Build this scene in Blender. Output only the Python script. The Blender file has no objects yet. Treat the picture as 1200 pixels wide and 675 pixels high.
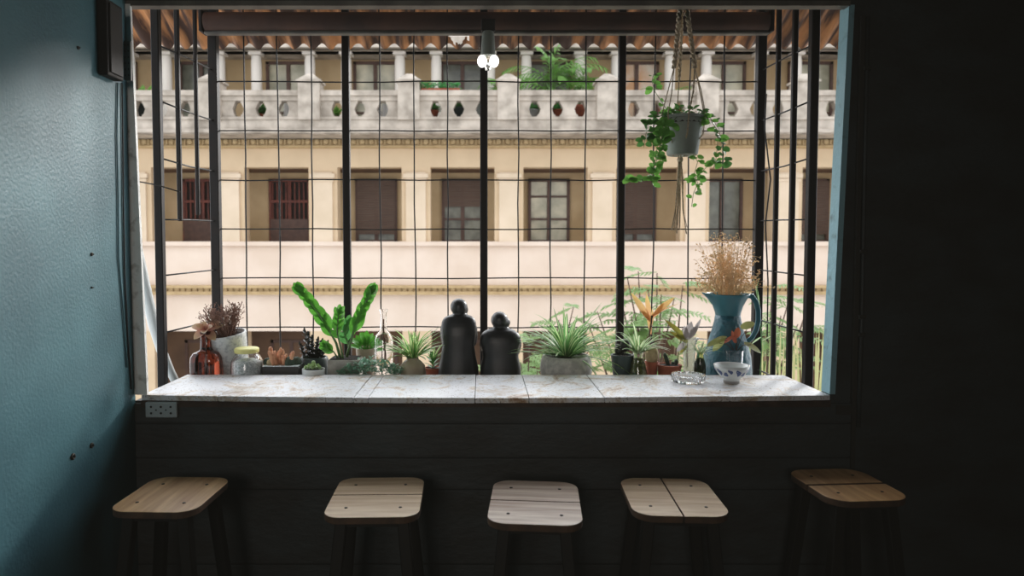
import bpy, math, random
from mathutils import Vector, Matrix
random.seed(11)
sc = bpy.context.scene
COL = sc.collection
PI = math.pi
R = math.radians

# ------------------------------------------------------------------ camera
CAMZ, F, CX, CY, PITCH = 1.62, 800.0, 563.0, 319.0, math.atan(34/800)
def ray(px, py):
    xc = (px-CX)/F; yc = -(py-CY)/F
    c, s = math.cos(PITCH), math.sin(PITCH)
    return Vector((xc, c + yc*s, -s + yc*c))
def at(px, py, Y):
    d = ray(px, py); t = Y/d.y
    return Vector((d.x*t, Y, CAMZ + d.z*t))
def atz(px, py, Z):
    d = ray(px, py); t = (Z-CAMZ)/d.z
    return Vector((d.x*t, d.y*t, Z))
def zf(py, Y): return at(CX, py, Y).z
def xf(px, Y, py=300): return at(px, py, Y).x

cam = bpy.data.cameras.new('camera'); camo = bpy.data.objects.new('camera', cam); COL.objects.link(camo)
cam.sensor_width = 36; cam.lens = F/1200*36
cam.shift_x = (600-CX)/1200; cam.shift_y = (CY-337.5)/1200
camo.location = (0, 0, CAMZ); camo.rotation_euler = (PI/2-PITCH, 0, 0)
cam.clip_start = 0.05; cam.clip_end = 200
cam.dof.use_dof = True; cam.dof.focus_distance = 2.9; cam.dof.aperture_fstop = 2.8
sc.camera = camo

# ------------------------------------------------------------------ helpers
class MB:
    def __init__(s): s.v=[]; s.f=[]; s.uv=[]; s.mi=[]; s.cur=0
    def add(s, vs, fs, uvs=None):
        n = len(s.v); s.v += [tuple(v) for v in vs]
        s.uv += (uvs if uvs else [(0.0,0.0)]*len(vs))
        for f in fs: s.f.append(tuple(n+i for i in f)); s.mi.append(s.cur)
    def box(s, x0,x1,y0,y1,z0,z1):
        v=[(x0,y0,z0),(x1,y0,z0),(x1,y1,z0),(x0,y1,z0),(x0,y0,z1),(x1,y0,z1),(x1,y1,z1),(x0,y1,z1)]
        s.add(v,[(0,3,2,1),(4,5,6,7),(0,1,5,4),(1,2,6,5),(2,3,7,6),(3,0,4,7)])
    def hexa(s, lo, hi):   # lo, hi: four points each, counter-clockwise from above
        s.add(list(lo)+list(hi),[(0,3,2,1),(4,5,6,7),(0,1,5,4),(1,2,6,5),(2,3,7,6),(3,0,4,7)])
    def lathe(s, prof, c=(0,0,0), n=28, sx=1, sy=1, close=True, M=None):
        # prof: (r, z) from bottom outside ... ; r=0 collapses
        vs=[]; fs=[]; idx=[]
        for r,z in prof:
            if r<=1e-6: idx.append([len(vs)]*n); vs.append((0,0,z))
            else:
                row=[]
                for k in range(n):
                    a=2*PI*k/n; row.append(len(vs)); vs.append((r*sx*math.cos(a), r*sy*math.sin(a), z))
                idx.append(row)
        for i in range(len(idx)-1):
            A,B=idx[i],idx[i+1]
            for k in range(n):
                k2=(k+1)%n
                q=[A[k],A[k2],B[k2],B[k]]
                u=[]
                for t in q:
                    if t not in u: u.append(t)
                if len(u)>=3: fs.append(tuple(u))
        if M is not None: vs=[M@Vector(v) for v in vs]
        s.add([(v[0]+c[0],v[1]+c[1],v[2]+c[2]) for v in vs], fs)
    def tube(s, pts, r, n=8, cap=True):
        pts=[Vector(p) for p in pts]; m=len(pts)
        rs = r if isinstance(r,(list,tuple)) else [r]*m
        t0=(pts[1]-pts[0]).normalized()
        a=Vector((0,0,1)) if abs(t0.z)<.9 else Vector((1,0,0))
        u=t0.cross(a).normalized()
        vs=[];fs=[]
        for i in range(m):
            t=(pts[min(i+1,m-1)]-pts[max(i-1,0)])
            t = t.normalized() if t.length>1e-9 else t0
            u=(u-t*u.dot(t)); u = u.normalized() if u.length>1e-6 else t.orthogonal().normalized()
            w=t.cross(u)
            for k in range(n):
                an=2*PI*k/n; vs.append(pts[i]+(u*math.cos(an)+w*math.sin(an))*rs[i])
        for i in range(m-1):
            for k in range(n):
                k2=(k+1)%n; fs.append((i*n+k,i*n+k2,(i+1)*n+k2,(i+1)*n+k))
        if cap:
            fs.append(tuple(reversed(range(n)))); fs.append(tuple((m-1)*n+k for k in range(n)))
        s.add(vs,fs)
    def ball(s, c, r, n=16, m=10, M=None):
        rx,ry,rz = r if isinstance(r,(list,tuple)) else (r,r,r)
        prof=[(math.sin(PI*i/m), -math.cos(PI*i/m)) for i in range(m+1)]
        prof[0]=(0,-1); prof[-1]=(0,1)
        mm = Matrix.Diagonal((rx,ry,rz)).to_4x4()
        if M is not None: mm = M.to_4x4() @ mm
        s.lathe(prof, c, n, M=mm)
    def loft(s, rings, n=28, p=2.0):   # rings: (z, rx, ry, cx, cy)
        vs=[];fs=[]
        for (z,rx,ry,cx,cy) in rings:
            for k in range(n):
                a=2*PI*k/n; ca,sa=math.cos(a),math.sin(a)
                vs.append((cx+rx*math.copysign(abs(ca)**(2/p),ca), cy+ry*math.copysign(abs(sa)**(2/p),sa), z))
        m=len(rings)
        for i in range(m-1):
            for k in range(n):
                k2=(k+1)%n; fs.append((i*n+k,i*n+k2,(i+1)*n+k2,(i+1)*n+k))
        fs.append(tuple(reversed(range(n)))); fs.append(tuple((m-1)*n+k for k in range(n)))
        s.add(vs,fs)
    def ribbon(s, pts, side, w, fold=.25, prof=None):
        # leaf blade along pts, side = sideways vector(s), w = half width
        m=len(pts); vs=[];fs=[];uv=[]
        for i,p in enumerate(pts):
            p=Vector(p); t=i/(m-1)
            sd = side[i] if isinstance(side,list) else side
            tan=(Vector(pts[min(i+1,m-1)])-Vector(pts[max(i-1,0)]))
            nrm=sd.cross(tan); nrm = nrm.normalized() if nrm.length>1e-9 else Vector((0,0,1))
            k = prof(t) if prof else math.sin(PI*min(1,max(0,t*.94+.06)))**.6
            hw=w*k
            vs += [p-sd*hw+nrm*hw*fold, p, p+sd*hw+nrm*hw*fold]
            uv += [(0,t),(.5,t),(1,t)]
        for i in range(m-1):
            a=i*3; fs += [(a,a+1,a+4,a+3),(a+1,a+2,a+5,a+4)]
        s.add(vs,fs,uv)
    def leaf(s, base, d, nrm, L, W, curl=.2, fold=.2, prof=None, n=6):
        d=Vector(d).normalized(); nrm=Vector(nrm); nrm=(nrm-d*nrm.dot(d)); nrm = nrm.normalized() if nrm.length>1e-6 else d.orthogonal().normalized()
        side=d.cross(nrm).normalized()
        pts=[Vector(base)+d*L*t - nrm*curl*L*t*t for t in [i/n for i in range(n+1)]]
        s.ribbon(pts, side, W, fold, prof)
    def strap(s, base, az, L, W, el0, droop, n=9, fold=.35, wob=0):
        p=Vector(base); pts=[p.copy()]
        for i in range(n):
            el=el0-droop*((i+.5)/n)**1.3
            a=az+wob*(i/n)
            p=p+Vector((math.cos(a)*math.cos(el), math.sin(a)*math.cos(el), math.sin(el)))*L/n
            pts.append(p.copy())
        side=Vector((-math.sin(az),math.cos(az),0))
        s.ribbon(pts, side, W, fold, lambda t: (.55+.45*min(1,t*4))*(1-t**3)**.7 if t<1 else .02)
    def build(s, name, mats, parent=None, smooth=True, loc=None):
        me=bpy.data.meshes.new(name); me.from_pydata(s.v,[],s.f); me.update()
        mats = mats if isinstance(mats,(list,tuple)) else [mats]
        for m in mats: me.materials.append(m)
        if any(u!=(0.0,0.0) for u in s.uv):
            l=me.uv_layers.new(name='uv')
            for lp in me.loops: l.data[lp.index].uv = s.uv[lp.vertex_index]
        if len(mats)>1: me.polygons.foreach_set('material_index', s.mi)
        me.polygons.foreach_set('use_smooth',[bool(smooth)]*len(me.polygons))
        if smooth=='auto':
            try: me.set_sharp_from_angle(angle=R(35))
            except Exception: pass
        o=bpy.data.objects.new(name,me); COL.objects.link(o)
        if parent is not None: o.parent=parent
        if loc is not None: o.location=loc
        return o

def bevel(o, w=.003, seg=2):
    m=o.modifiers.new('edge','BEVEL'); m.width=w; m.segments=seg; m.limit_method='ANGLE'; return o
def tag(o, label, cat, group=None):
    o['label']=label; o['category']=cat
    if group: o['group']=group
    return o
def struct(o): o['kind']='structure'; return o
def thing(name, label, cat, loc=(0,0,0), group=None, rz=0):
    o=bpy.data.objects.new(name,None); COL.objects.link(o); o.location=loc; o.rotation_euler=(0,0,rz)
    o.empty_display_size=.05
    return tag(o,label,cat,group)

# ------------------------------------------------------------------ materials
def hexc(r,g,b):
    def l(c):
        c/=255; return c/12.92 if c<=.04045 else ((c+.055)/1.055)**2.4
    return (l(r),l(g),l(b),1)
def newmat(name):
    m=bpy.data.materials.new(name); m.use_nodes=True
    nt=m.node_tree; b=nt.nodes['Principled BSDF']; return m,nt,b
def mat(name, c, rough=.6, metal=0, c2=None, vs=8, vd=4, bump=0, bs=60, stretch=None, spec=.5, ramp=(.35,.65), dist=.01):
    m,nt,b=newmat(name); N=nt.nodes; L=nt.links
    b.inputs['Base Color'].default_value=c; b.inputs['Roughness'].default_value=rough
    b.inputs['Metallic'].default_value=metal; b.inputs['Specular IOR Level'].default_value=spec
    if c2 is not None or bump:
        tc=N.new('ShaderNodeTexCoord'); mp=N.new('ShaderNodeMapping'); L.new(tc.outputs['Object'],mp.inputs[0])
        if stretch: mp.inputs['Scale'].default_value=stretch
    if c2 is not None:
        no=N.new('ShaderNodeTexNoise'); no.inputs['Scale'].default_value=vs; no.inputs['Detail'].default_value=vd
        L.new(mp.outputs[0],no.inputs['Vector'])
        cr=N.new('ShaderNodeValToRGB'); cr.color_ramp.elements[0].position=ramp[0]; cr.color_ramp.elements[1].position=ramp[1]
        cr.color_ramp.elements[0].color=c; cr.color_ramp.elements[1].color=c2
        L.new(no.outputs['Fac'],cr.inputs[0]); L.new(cr.outputs[0],b.inputs['Base Color'])
    if bump:
        nb=N.new('ShaderNodeTexNoise'); nb.inputs['Scale'].default_value=bs; nb.inputs['Detail'].default_value=5
        L.new(mp.outputs[0],nb.inputs['Vector'])
        bp=N.new('ShaderNodeBump'); bp.inputs['Strength'].default_value=bump; bp.inputs['Distance'].default_value=dist
        L.new(nb.outputs['Fac'],bp.inputs['Height']); L.new(bp.outputs[0],b.inputs['Normal'])
    return m
def leafmat(name, c, c2=None, stripe=None, sw=.25, trans=.45, rough=.4, tip=None):
    m,nt,b=newmat(name); N=nt.nodes; L=nt.links
    b.inputs['Roughness'].default_value=rough
    tr=N.new('ShaderNodeBsdfTranslucent'); mx=N.new('ShaderNodeMixShader'); mx.inputs[0].default_value=trans
    out=N['Material Output']
    tc=N.new('ShaderNodeTexCoord'); no=N.new('ShaderNodeTexNoise'); no.inputs['Scale'].default_value=14
    L.new(tc.outputs['Object'],no.inputs['Vector'])
    mixc=N.new('ShaderNodeMix'); mixc.data_type='RGBA'
    mixc.inputs[6].default_value=c; mixc.inputs[7].default_value=c2 or tuple(x*.6 for x in c[:3])+(1,)
    L.new(no.outputs['Fac'],mixc.inputs[0]); col=mixc.outputs[2]
    sp=N.new('ShaderNodeSeparateXYZ'); L.new(tc.outputs['UV'],sp.inputs[0])
    if stripe:
        s1=N.new('ShaderNodeMath'); s1.operation='SUBTRACT'; s1.inputs[1].default_value=.5; L.new(sp.outputs[0],s1.inputs[0])
        s2=N.new('ShaderNodeMath'); s2.operation='ABSOLUTE'; L.new(s1.outputs[0],s2.inputs[0])
        s3=N.new('ShaderNodeMath'); s3.operation='LESS_THAN'; s3.inputs[1].default_value=sw; L.new(s2.outputs[0],s3.inputs[0])
        m2=N.new('ShaderNodeMix'); m2.data_type='RGBA'; L.new(s3.outputs[0],m2.inputs[0]); L.new(col,m2.inputs[6]); m2.inputs[7].default_value=stripe; col=m2.outputs[2]
    if tip:
        m3=N.new('ShaderNodeMix'); m3.data_type='RGBA'; L.new(sp.outputs[1],m3.inputs[0]); L.new(col,m3.inputs[6]); m3.inputs[7].default_value=tip; col=m3.outputs[2]
    L.new(col,b.inputs['Base Color']); L.new(col,tr.inputs['Color'])
    L.new(b.outputs[0],mx.inputs[1]); L.new(tr.outputs[0],mx.inputs[2]); L.new(mx.outputs[0],out.inputs['Surface'])
    return m
def glassmat(name, c=(1,1,1,1), rough=.02, ior=1.45):
    m,nt,b=newmat(name)
    b.inputs['Base Color'].default_value=c; b.inputs['Roughness'].default_value=rough
    b.inputs['Transmission Weight'].default_value=1; b.inputs['IOR'].default_value=ior
    return m
def emit(name,c,s):
    m,nt,b=newmat(name); b.inputs['Base Color'].default_value=c
    b.inputs['Emission Color'].default_value=c; b.inputs['Emission Strength'].default_value=s; return m

M={}
M['teal_wall']=mat('teal plaster',hexc(70,114,123),.5,c2=hexc(58,98,108),vs=3,bump=.5,bs=95,dist=.0035,spec=.4)
M['front_wall']=mat('dark teal boards',hexc(54,60,61),.65,c2=hexc(42,42,40),vs=4,bump=.35,bs=30,stretch=(1,1,2))
M['dark_wall']=mat('dark painted wall',hexc(48,46,41),.75,c2=hexc(41,39,34),vs=3,bump=.2,bs=30)
M['ceiling']=mat('dark ceiling',hexc(48,48,48),.9,c2=hexc(40,40,40))
M['floor']=mat('dark floor',hexc(60,58,54),.7,c2=hexc(44,42,40),vs=5)
M['jamb_white']=mat('chipped white paint',hexc(240,240,236),.6,c2=hexc(150,145,135),vs=22,ramp=(.55,.75),bump=.2)
M['jamb_blue']=mat('chipped blue paint',hexc(140,182,192),.6,c2=hexc(104,134,140),vs=20,ramp=(.58,.75),bump=.2)
M['black_metal']=mat('black painted iron',hexc(15,13,13),.6,c2=hexc(26,18,15),vs=30,spec=.3)
M['wire']=mat('dark wire',hexc(45,44,44),.5,metal=.4)
M['stool_metal']=mat('black stool metal',hexc(30,28,26),.5,metal=.2,spec=.3)
M['screw']=mat('dark screw',hexc(60,55,50),.4,metal=.8)
M['white_plastic']=mat('grey white plastic',hexc(196,200,198),.45)
M['outlet']=mat('outlet plastic',hexc(168,178,180),.5)
M['black']=mat('matte black',hexc(16,16,16),.7)
M['rust']=mat('rusty corrugated iron',hexc(186,128,80),.7,metal=.05,c2=hexc(58,32,20),vs=5,stretch=(4,.5,1),ramp=(.38,.58),bump=.1)
M['brown_tube']=mat('brown canvas roll',hexc(86,58,46),.7,c2=hexc(60,42,36),vs=6)
M['tube_rail']=mat('grey rail',hexc(112,108,100),.5,c2=hexc(80,76,72),vs=9)
M['slate']=mat('dark slate',hexc(42,44,47),.42,c2=hexc(30,31,33),vs=10,bump=.05,bs=90)
M['terracotta']=mat('terracotta',hexc(168,92,66),.8,c2=hexc(140,70,52),vs=12)
M['soil']=mat('soil',hexc(42,32,26),1,c2=hexc(26,20,16),vs=60,bump=.6,bs=120)
M['concrete']=mat('grey concrete',hexc(180,176,166),.85,c2=hexc(150,146,138),vs=22,bump=.2,bs=90)
M['grey_bowl']=mat('mottled grey stoneware',hexc(190,186,180),.6,c2=hexc(160,157,152),vs=40,ramp=(.4,.6),bump=.1)
M['white_pot']=mat('speckled white stoneware',hexc(200,202,200),.55,c2=hexc(166,170,172),vs=70,ramp=(.5,.62))
M['tan_pot']=mat('tan ceramic',hexc(176,160,138),.5,c2=hexc(140,124,108),vs=8)
M['teal_jug']=mat('teal enamel',hexc(48,116,130),.32,c2=hexc(40,102,116),vs=8)
M['teal_jug_rough']=mat('embossed teal enamel',hexc(46,108,124),.35,c2=hexc(34,90,106),vs=26,bump=.7,bs=55)
M['dark_pot']=mat('dark green glazed',hexc(58,74,74),.45,c2=hexc(46,56,58),vs=10)
M['grey_green_pot']=mat('grey green plastic',hexc(150,160,152),.55,c2=hexc(134,142,136),vs=8)
M['rope']=mat('beige cotton rope',hexc(205,190,165),.9,c2=hexc(170,150,125),vs=120,bump=.6,bs=200)
M['porcelain']=mat('white porcelain',hexc(218,222,220),.25)
M['cobalt']=mat('cobalt blue paint',hexc(58,76,122),.3,c2=hexc(80,98,140),vs=40)
M['glass']=glassmat('clear glass')
M['frost']=glassmat('frosted glass',(.93,.97,.96,1),.25)
M['amber']=glassmat('amber glass',hexc(92,40,26),.05)
M['water']=glassmat('water',(.95,.98,.93,1),.0,1.33)
M['green_glass']=glassmat('green glass',hexc(168,186,120),.04)
M['yellow_lid']=mat('pale yellow lid',hexc(208,204,128),.5)
M['pebbles']=mat('pale pebbles',hexc(242,246,246),.7,c2=hexc(190,200,200),vs=130,ramp=(.4,.6),bump=.5,bs=120)
M['black_tray']=mat('black plastic',hexc(38,34,32),.5)
M['peach']=mat('peach cactus',hexc(226,172,134),.7,c2=hexc(206,142,106),vs=50,bump=.3,bs=150)
M['cactus']=mat('dark cactus',hexc(70,88,70),.75,c2=hexc(44,58,46),vs=60,bump=.5,bs=160)
M['beige_cactus']=mat('beige cactus',hexc(196,176,138),.8,c2=hexc(170,150,112),vs=50,bump=.3,bs=140)
M['dark_leaf']=leafmat('dark succulent leaf',hexc(46,52,42),hexc(36,34,34),trans=.15)
M['zz']=leafmat('glossy green leaf',hexc(104,172,62),hexc(70,140,48),trans=.45,rough=.25)
M['mid']=leafmat('mid green leaf',hexc(96,160,84),hexc(58,122,62),trans=.4)
M['stem']=mat('green stem',hexc(94,126,74),.5)
M['bark']=mat('brown stem',hexc(92,66,52),.8,c2=hexc(70,50,40),vs=30)
M['spider']=leafmat('striped leaf',hexc(124,176,92),hexc(88,146,76),stripe=hexc(222,230,172),sw=.2,trans=.5)
M['spider_big']=leafmat('striped long leaf',hexc(124,172,100),hexc(88,142,84),stripe=hexc(214,226,176),sw=.17,trans=.5)
M['pale_spider']=leafmat('pale striped leaf',hexc(140,178,122),hexc(116,160,106),stripe=hexc(218,226,188),sw=.25,trans=.5)
M['mat_leaf']=leafmat('blue green leaf',hexc(164,204,178),hexc(120,168,142),trans=.4)
M['rosette']=leafmat('pale green rosette',hexc(178,202,142),hexc(140,176,112),trans=.25)
M['pinkleaf']=leafmat('pink brown leaf',hexc(206,130,122),hexc(176,96,92),trans=.35,tip=hexc(178,156,116))
M['croton']=leafmat('orange leaf',hexc(222,158,126),hexc(214,174,122),trans=.45,tip=hexc(218,188,116))
M['yellowleaf']=leafmat('yellow green leaf',hexc(182,178,84),hexc(150,158,76),trans=.45,tip=hexc(120,110,50))
M['caladium']=leafmat('pink edged leaf',hexc(166,188,108),hexc(196,176,126),trans=.45)
M['redleaf']=leafmat('red leaf',hexc(206,96,80),hexc(190,120,80),trans=.4)
M['shell']=leafmat('pale dry leaf',hexc(206,200,196),hexc(168,158,160),trans=.3)
M['ivy']=leafmat('ivy leaf',hexc(130,184,88),hexc(88,148,66),trans=.5)
M['ivy_dark']=leafmat('dark ivy leaf',hexc(84,134,66),hexc(56,100,50),trans=.4)
M['dried']=mat('dried flower',hexc(240,212,168),.9,c2=hexc(222,182,134),vs=40)
M['twig']=mat('dry twig',hexc(140,104,88),.9,c2=hexc(112,84,72),vs=60)
M['twiggreen']=mat('grey green sprig',hexc(120,140,120),.9)
M['tree']=leafmat('tree leaf',hexc(148,174,108),hexc(112,150,88),trans=.5)
M['grass']=leafmat('reed leaf',hexc(206,196,146),hexc(160,170,112),trans=.4)
M['palm']=leafmat('palm leaf',hexc(132,178,84),hexc(96,150,66),trans=.45)
M['cream']=mat('cream stone',hexc(226,208,192),.85,c2=hexc(216,196,178),vs=1.2)
M['tan']=mat('tan stone',hexc(214,190,158),.85,c2=hexc(204,180,148),vs=1.5)
M['ornament']=mat('ochre stone',hexc(192,166,124),.85,c2=hexc(176,150,110),vs=6)
M['backwall']=mat('ochre plaster',hexc(196,170,132),.9,c2=hexc(178,152,114),vs=1.2)
M['grey_stone']=mat('weathered stone',hexc(196,185,172),.85,c2=hexc(150,140,128),vs=3)
M['white_col']=mat('white painted stone',hexc(222,214,204),.7)
M['pilaster']=mat('warm pale stone',hexc(222,202,178),.85,c2=hexc(210,190,164),vs=1.5)
M['soffit']=mat('brown soffit',hexc(112,84,62),.9,c2=hexc(92,66,50),vs=4)
M['brown_wood']=mat('brown joinery',hexc(92,66,54),.6,c2=hexc(76,52,44),vs=8)
M['blind']=mat('brown slatted blind',hexc(106,84,70),.7,c2=hexc(84,64,54),vs=14,stretch=(.2,1,6))
M['red_dark']=mat('dark red joinery',hexc(126,62,46),.7,c2=hexc(70,38,34),vs=9,stretch=(8,1,.6))
M['pane_reflect']=mat('pale reflecting pane',hexc(222,214,188),.25,c2=hexc(150,148,128),vs=1.6)  # cream colour stands in for bright reflections on the glass
M['pane_dark']=mat('dim pane',hexc(132,134,120),.2,c2=hexc(84,84,74),vs=2)
M['pane_orange']=mat('orange pane',hexc(214,160,110),.4,c2=hexc(232,222,206),vs=1.6)
M['dark_void']=mat('dark interior',hexc(48,40,36),.9)
M['asphalt']=mat('pale paving',hexc(170,165,155),.9,c2=hexc(150,145,138),vs=.6)
M['cloth']=mat('white cloth',hexc(230,230,228),.9)

# whitewashed planks for the counter: stains and scratches
def counter_mat():
    m,nt,b=newmat('whitewashed planks'); N=nt.nodes; L=nt.links
    b.inputs['Roughness'].default_value=.45
    tc=N.new('ShaderNodeTexCoord'); mp=N.new('ShaderNodeMapping'); mp.inputs['Scale'].default_value=(1.2,1,1); L.new(tc.outputs['Object'],mp.inputs[0])
    n1=N.new('ShaderNodeTexNoise'); n1.inputs['Scale'].default_value=5; n1.inputs['Detail'].default_value=9; n1.inputs['Roughness'].default_value=.75; n1.inputs['Distortion'].default_value=1.2
    L.new(mp.outputs[0],n1.inputs['Vector'])
    cr=N.new('ShaderNodeValToRGB'); e=cr.color_ramp.elements
    e[0].position=.34; e[0].color=hexc(150,116,86); e[1].position=.5; e[1].color=hexc(226,227,230)
    x=e.new(.42); x.color=hexc(206,194,180)
    L.new(n1.outputs['Fac'],cr.inputs[0])
    n2=N.new('ShaderNodeTexNoise'); n2.inputs['Scale'].default_value=34; n2.inputs['Detail'].default_value=6; n2.inputs['Distortion'].default_value=3
    L.new(mp.outputs[0],n2.inputs['Vector'])
    c2=N.new('ShaderNodeValToRGB'); c2.color_ramp.elements[0].position=.33; c2.color_ramp.elements[0].color=hexc(150,138,126); c2.color_ramp.elements[1].position=.42; c2.color_ramp.elements[1].color=(1,1,1,1)
    L.new(n2.outputs['Fac'],c2.inputs[0])
    mu=N.new('ShaderNodeMix'); mu.data_type='RGBA'; mu.blend_type='MULTIPLY'; mu.inputs[0].default_value=.8
    L.new(cr.outputs[0],mu.inputs[6]); L.new(c2.outputs[0],mu.inputs[7]); L.new(mu.outputs[2],b.inputs['Base Color'])
    bp=N.new('ShaderNodeBump'); bp.inputs['Strength'].default_value=.25; bp.inputs['Distance'].default_value=.004
    L.new(n2.outputs['Fac'],bp.inputs['Height']); L.new(bp.outputs[0],b.inputs['Normal'])
    return m
M['counter']=counter_mat()
M['ply_edge']=mat('dark board edge',hexc(74,56,46),.8,c2=hexc(48,38,32),vs=20)
def woodmat(name,c,c2,axis):
    st=(3,34,34) if axis=='x' else (34,3,34)
    m=mat(name,c,.42,c2=c2,vs=1.3,vd=6,stretch=st,ramp=(.3,.7),bump=.08,bs=2)
    return m
M['seat_x']=woodmat('pale plank grain across',hexc(222,198,164),hexc(188,156,120),'x')
M['seat_y']=woodmat('honey plank grain along',hexc(214,174,124),hexc(170,126,82),'y')
M['seat_edge_shade']=mat('shade-darkened plank edge',hexc(92,66,46),.7,c2=hexc(64,46,34),vs=20)  # shade put into the colour: seat sides kept dark as if unlit
M['seat_worn']=woodmat('worn dusty plank',hexc(222,206,188),hexc(168,140,120),'x')

# ------------------------------------------------------------------ room shell
WY=2.56; SIDE=-1.305; RX=3.0; BACK=-3.2; H=3.0; CZ=1.05
b=MB(); b.box(SIDE-.15,RX+.15,BACK-.15,WY+.14,-.12,0); struct(b.build('floor',M['floor'],smooth=False))
b=MB(); b.box(SIDE-.15,RX+.15,BACK-.15,WY+.14,H,H+.12); struct(b.build('ceiling',M['ceiling'],smooth=False))
b=MB(); b.box(SIDE-.15,SIDE,BACK-.15,WY,0,H); struct(b.build('wall_left',M['teal_wall'],smooth=False))
b=MB(); b.box(RX,RX+.15,BACK-.15,WY+.14,0,H); struct(b.build('wall_right',M['dark_wall'],smooth=False))
b=MB(); b.box(SIDE,RX,BACK-.15,BACK,0,H); struct(b.build('wall_back',M['dark_wall'],smooth=False))
TOPZ=zf(6,WY)
XR0,XR1=xf(975.5,WY),xf(988,WY)          # the opening's far side leans a little
b=MB()
b.box(SIDE,RX,WY,WY+.14,0,CZ-.025)
b.box(SIDE,RX,WY,WY+.035,TOPZ,H)
b.hexa([(XR0+.0,WY,CZ-.025),(RX,WY,CZ-.025),(RX,WY+.06,CZ-.025),(XR0,WY+.06,CZ-.025)],[(XR1,WY,TOPZ),(RX,WY,TOPZ),(RX,WY+.06,TOPZ),(XR1,WY+.06,TOPZ)])
struct(b.build('wall_front',M['front_wall'],smooth=False))
# boards under the counter
b=MB()
zs=[.06,.40,zf(575,WY)+.01,zf(535,WY),zf(495,WY),CZ-.03]
for i in range(len(zs)-1):
    b.box(SIDE+.002,xf(1000,WY),WY-.012,WY,zs[i]+.003,zs[i+1]-.003)
o=struct(b.build('trim_1',M['front_wall'],smooth=False)); bevel(o,.002,1)
b=MB(); b.box(xf(1000,WY),xf(1005,WY),WY-.016,WY,0.0,zf(20,WY)); 
b.box(XR0+.02,xf(1000,WY),WY-.014,WY,CZ-.075,CZ-.04)
struct(b.build('trim_2',M['dark_wall'],smooth=False))
# window frame
wf=bpy.data.objects.new('window_1',None); COL.objects.link(wf); struct(wf)
b=MB()
x0b,x1b=xf(155.5,WY-.03),xf(166.5,WY-.03); x0t,x1t=xf(142,WY-.03),xf(156,WY-.03)
b.hexa([(x0b,WY-.014,CZ),(x1b,WY-.014,CZ),(x1b,WY,CZ),(x0b-.03,WY,CZ)],[(x0t,WY-.014,TOPZ),(x1t,WY-.014,TOPZ),(x1t,WY,TOPZ),(x0t-.03,WY,TOPZ)])
b.build('jamb',M['jamb_white'],wf,smooth=False)
b=MB()
b.hexa([(XR0-.001,WY-.004,CZ),(XR0+.02,WY-.004,CZ),(XR0+.02,WY+.06,CZ),(XR0-.001,WY+.06,CZ)],[(XR1-.001,WY-.004,TOPZ),(XR1+.02,WY-.004,TOPZ),(XR1+.02,WY+.06,TOPZ),(XR1-.001,WY+.06,TOPZ)])
b.build('jamb',M['jamb_blue'],wf,smooth=False)
b=MB(); b.box(SIDE,XR1,WY-.012,WY+.03,TOPZ-.006,TOPZ+.012); b.build('head_board',M['tube_rail'],wf,smooth=False)

# counter
b=MB(); cuts=[SIDE+.03,-.98,-.47,-.415,-.02,.18,.46,.93,XR0-.004]
for i in range(len(cuts)-1):
    dz=random.uniform(-.0012,.0012); dy=random.uniform(-.003,.003)
    xa_,xb_=cuts[i]+.0012,cuts[i+1]-.0012; bow=lambda x: WY-.016-.05*math.cos(max(-1,min(1,x/1.31))*PI/2)+dy
    yr=2.94+random.uniform(-.004,.006); q=[(xa_,bow(xa_)),((xa_+xb_)/2,bow((xa_+xb_)/2)),(xb_,bow(xb_)),(xb_,yr),(xa_,yr)]
    b.add([(u,v,CZ-.02) for u,v in q]+[(u,v,CZ+dz) for u,v in q],[(4,3,2,1,0),(5,6,7,8,9)]+[(k,(k+1)%5,5+(k+1)%5,5+k) for k in range(5)])
co=tag(b.build('window_counter',M['counter'],smooth=False),'long whitewashed plank counter filling the window opening, plants along it','counter'); bevel(co,.0015,1)
b=MB(); b.box(SIDE+.03,XR0-.004,WY-.02,2.90,CZ-.045,CZ-.0205); b.build('support_board',M['ply_edge'],co,smooth=False)
# lower ledge inside the grille
LZ=.985
b=MB(); b.box(-1.30,1.335,2.95,3.25,LZ-.025,LZ)
tag(b.build('planting_ledge',M['concrete'],smooth=False),'low ledge inside the window grille, directly behind the counter, carrying the pots','ledge')

# ------------------------------------------------------------------ things on the walls
t=thing('power_outlet','grey six-socket power outlet strip on the wall under the counter','outlet',at(191.5,479,WY-.012))
w=xf(210,WY)-xf(173,WY); h=zf(470,WY)-zf(488,WY)
b=MB(); b.box(-w/2,w/2,-.02,0,-h/2,h/2); bevel(b.build('face_plate',M['outlet'],t,smooth=False),.004)
for i in range(3):
    b=MB(); cx=(i-1)*w*.31
    for dz in (-.012,.012): b.lathe([(0,0),(.0042,0),(.0042,.001),(0,.001)],(cx,-.0205,dz),12,M=Matrix.Rotation(PI/2,4,'X'))
    b.build('socket',M['black'],t,smooth=False)
for i in range(2):
    b=MB(); b.lathe([(0,0),(.003,0),(.003,.001),(0,.001)],((i-.5)*w*.31,-.0205,0),10,M=Matrix.Rotation(PI/2,4,'X'))
    b.build('screw',M['screw'],t,smooth=False)

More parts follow.
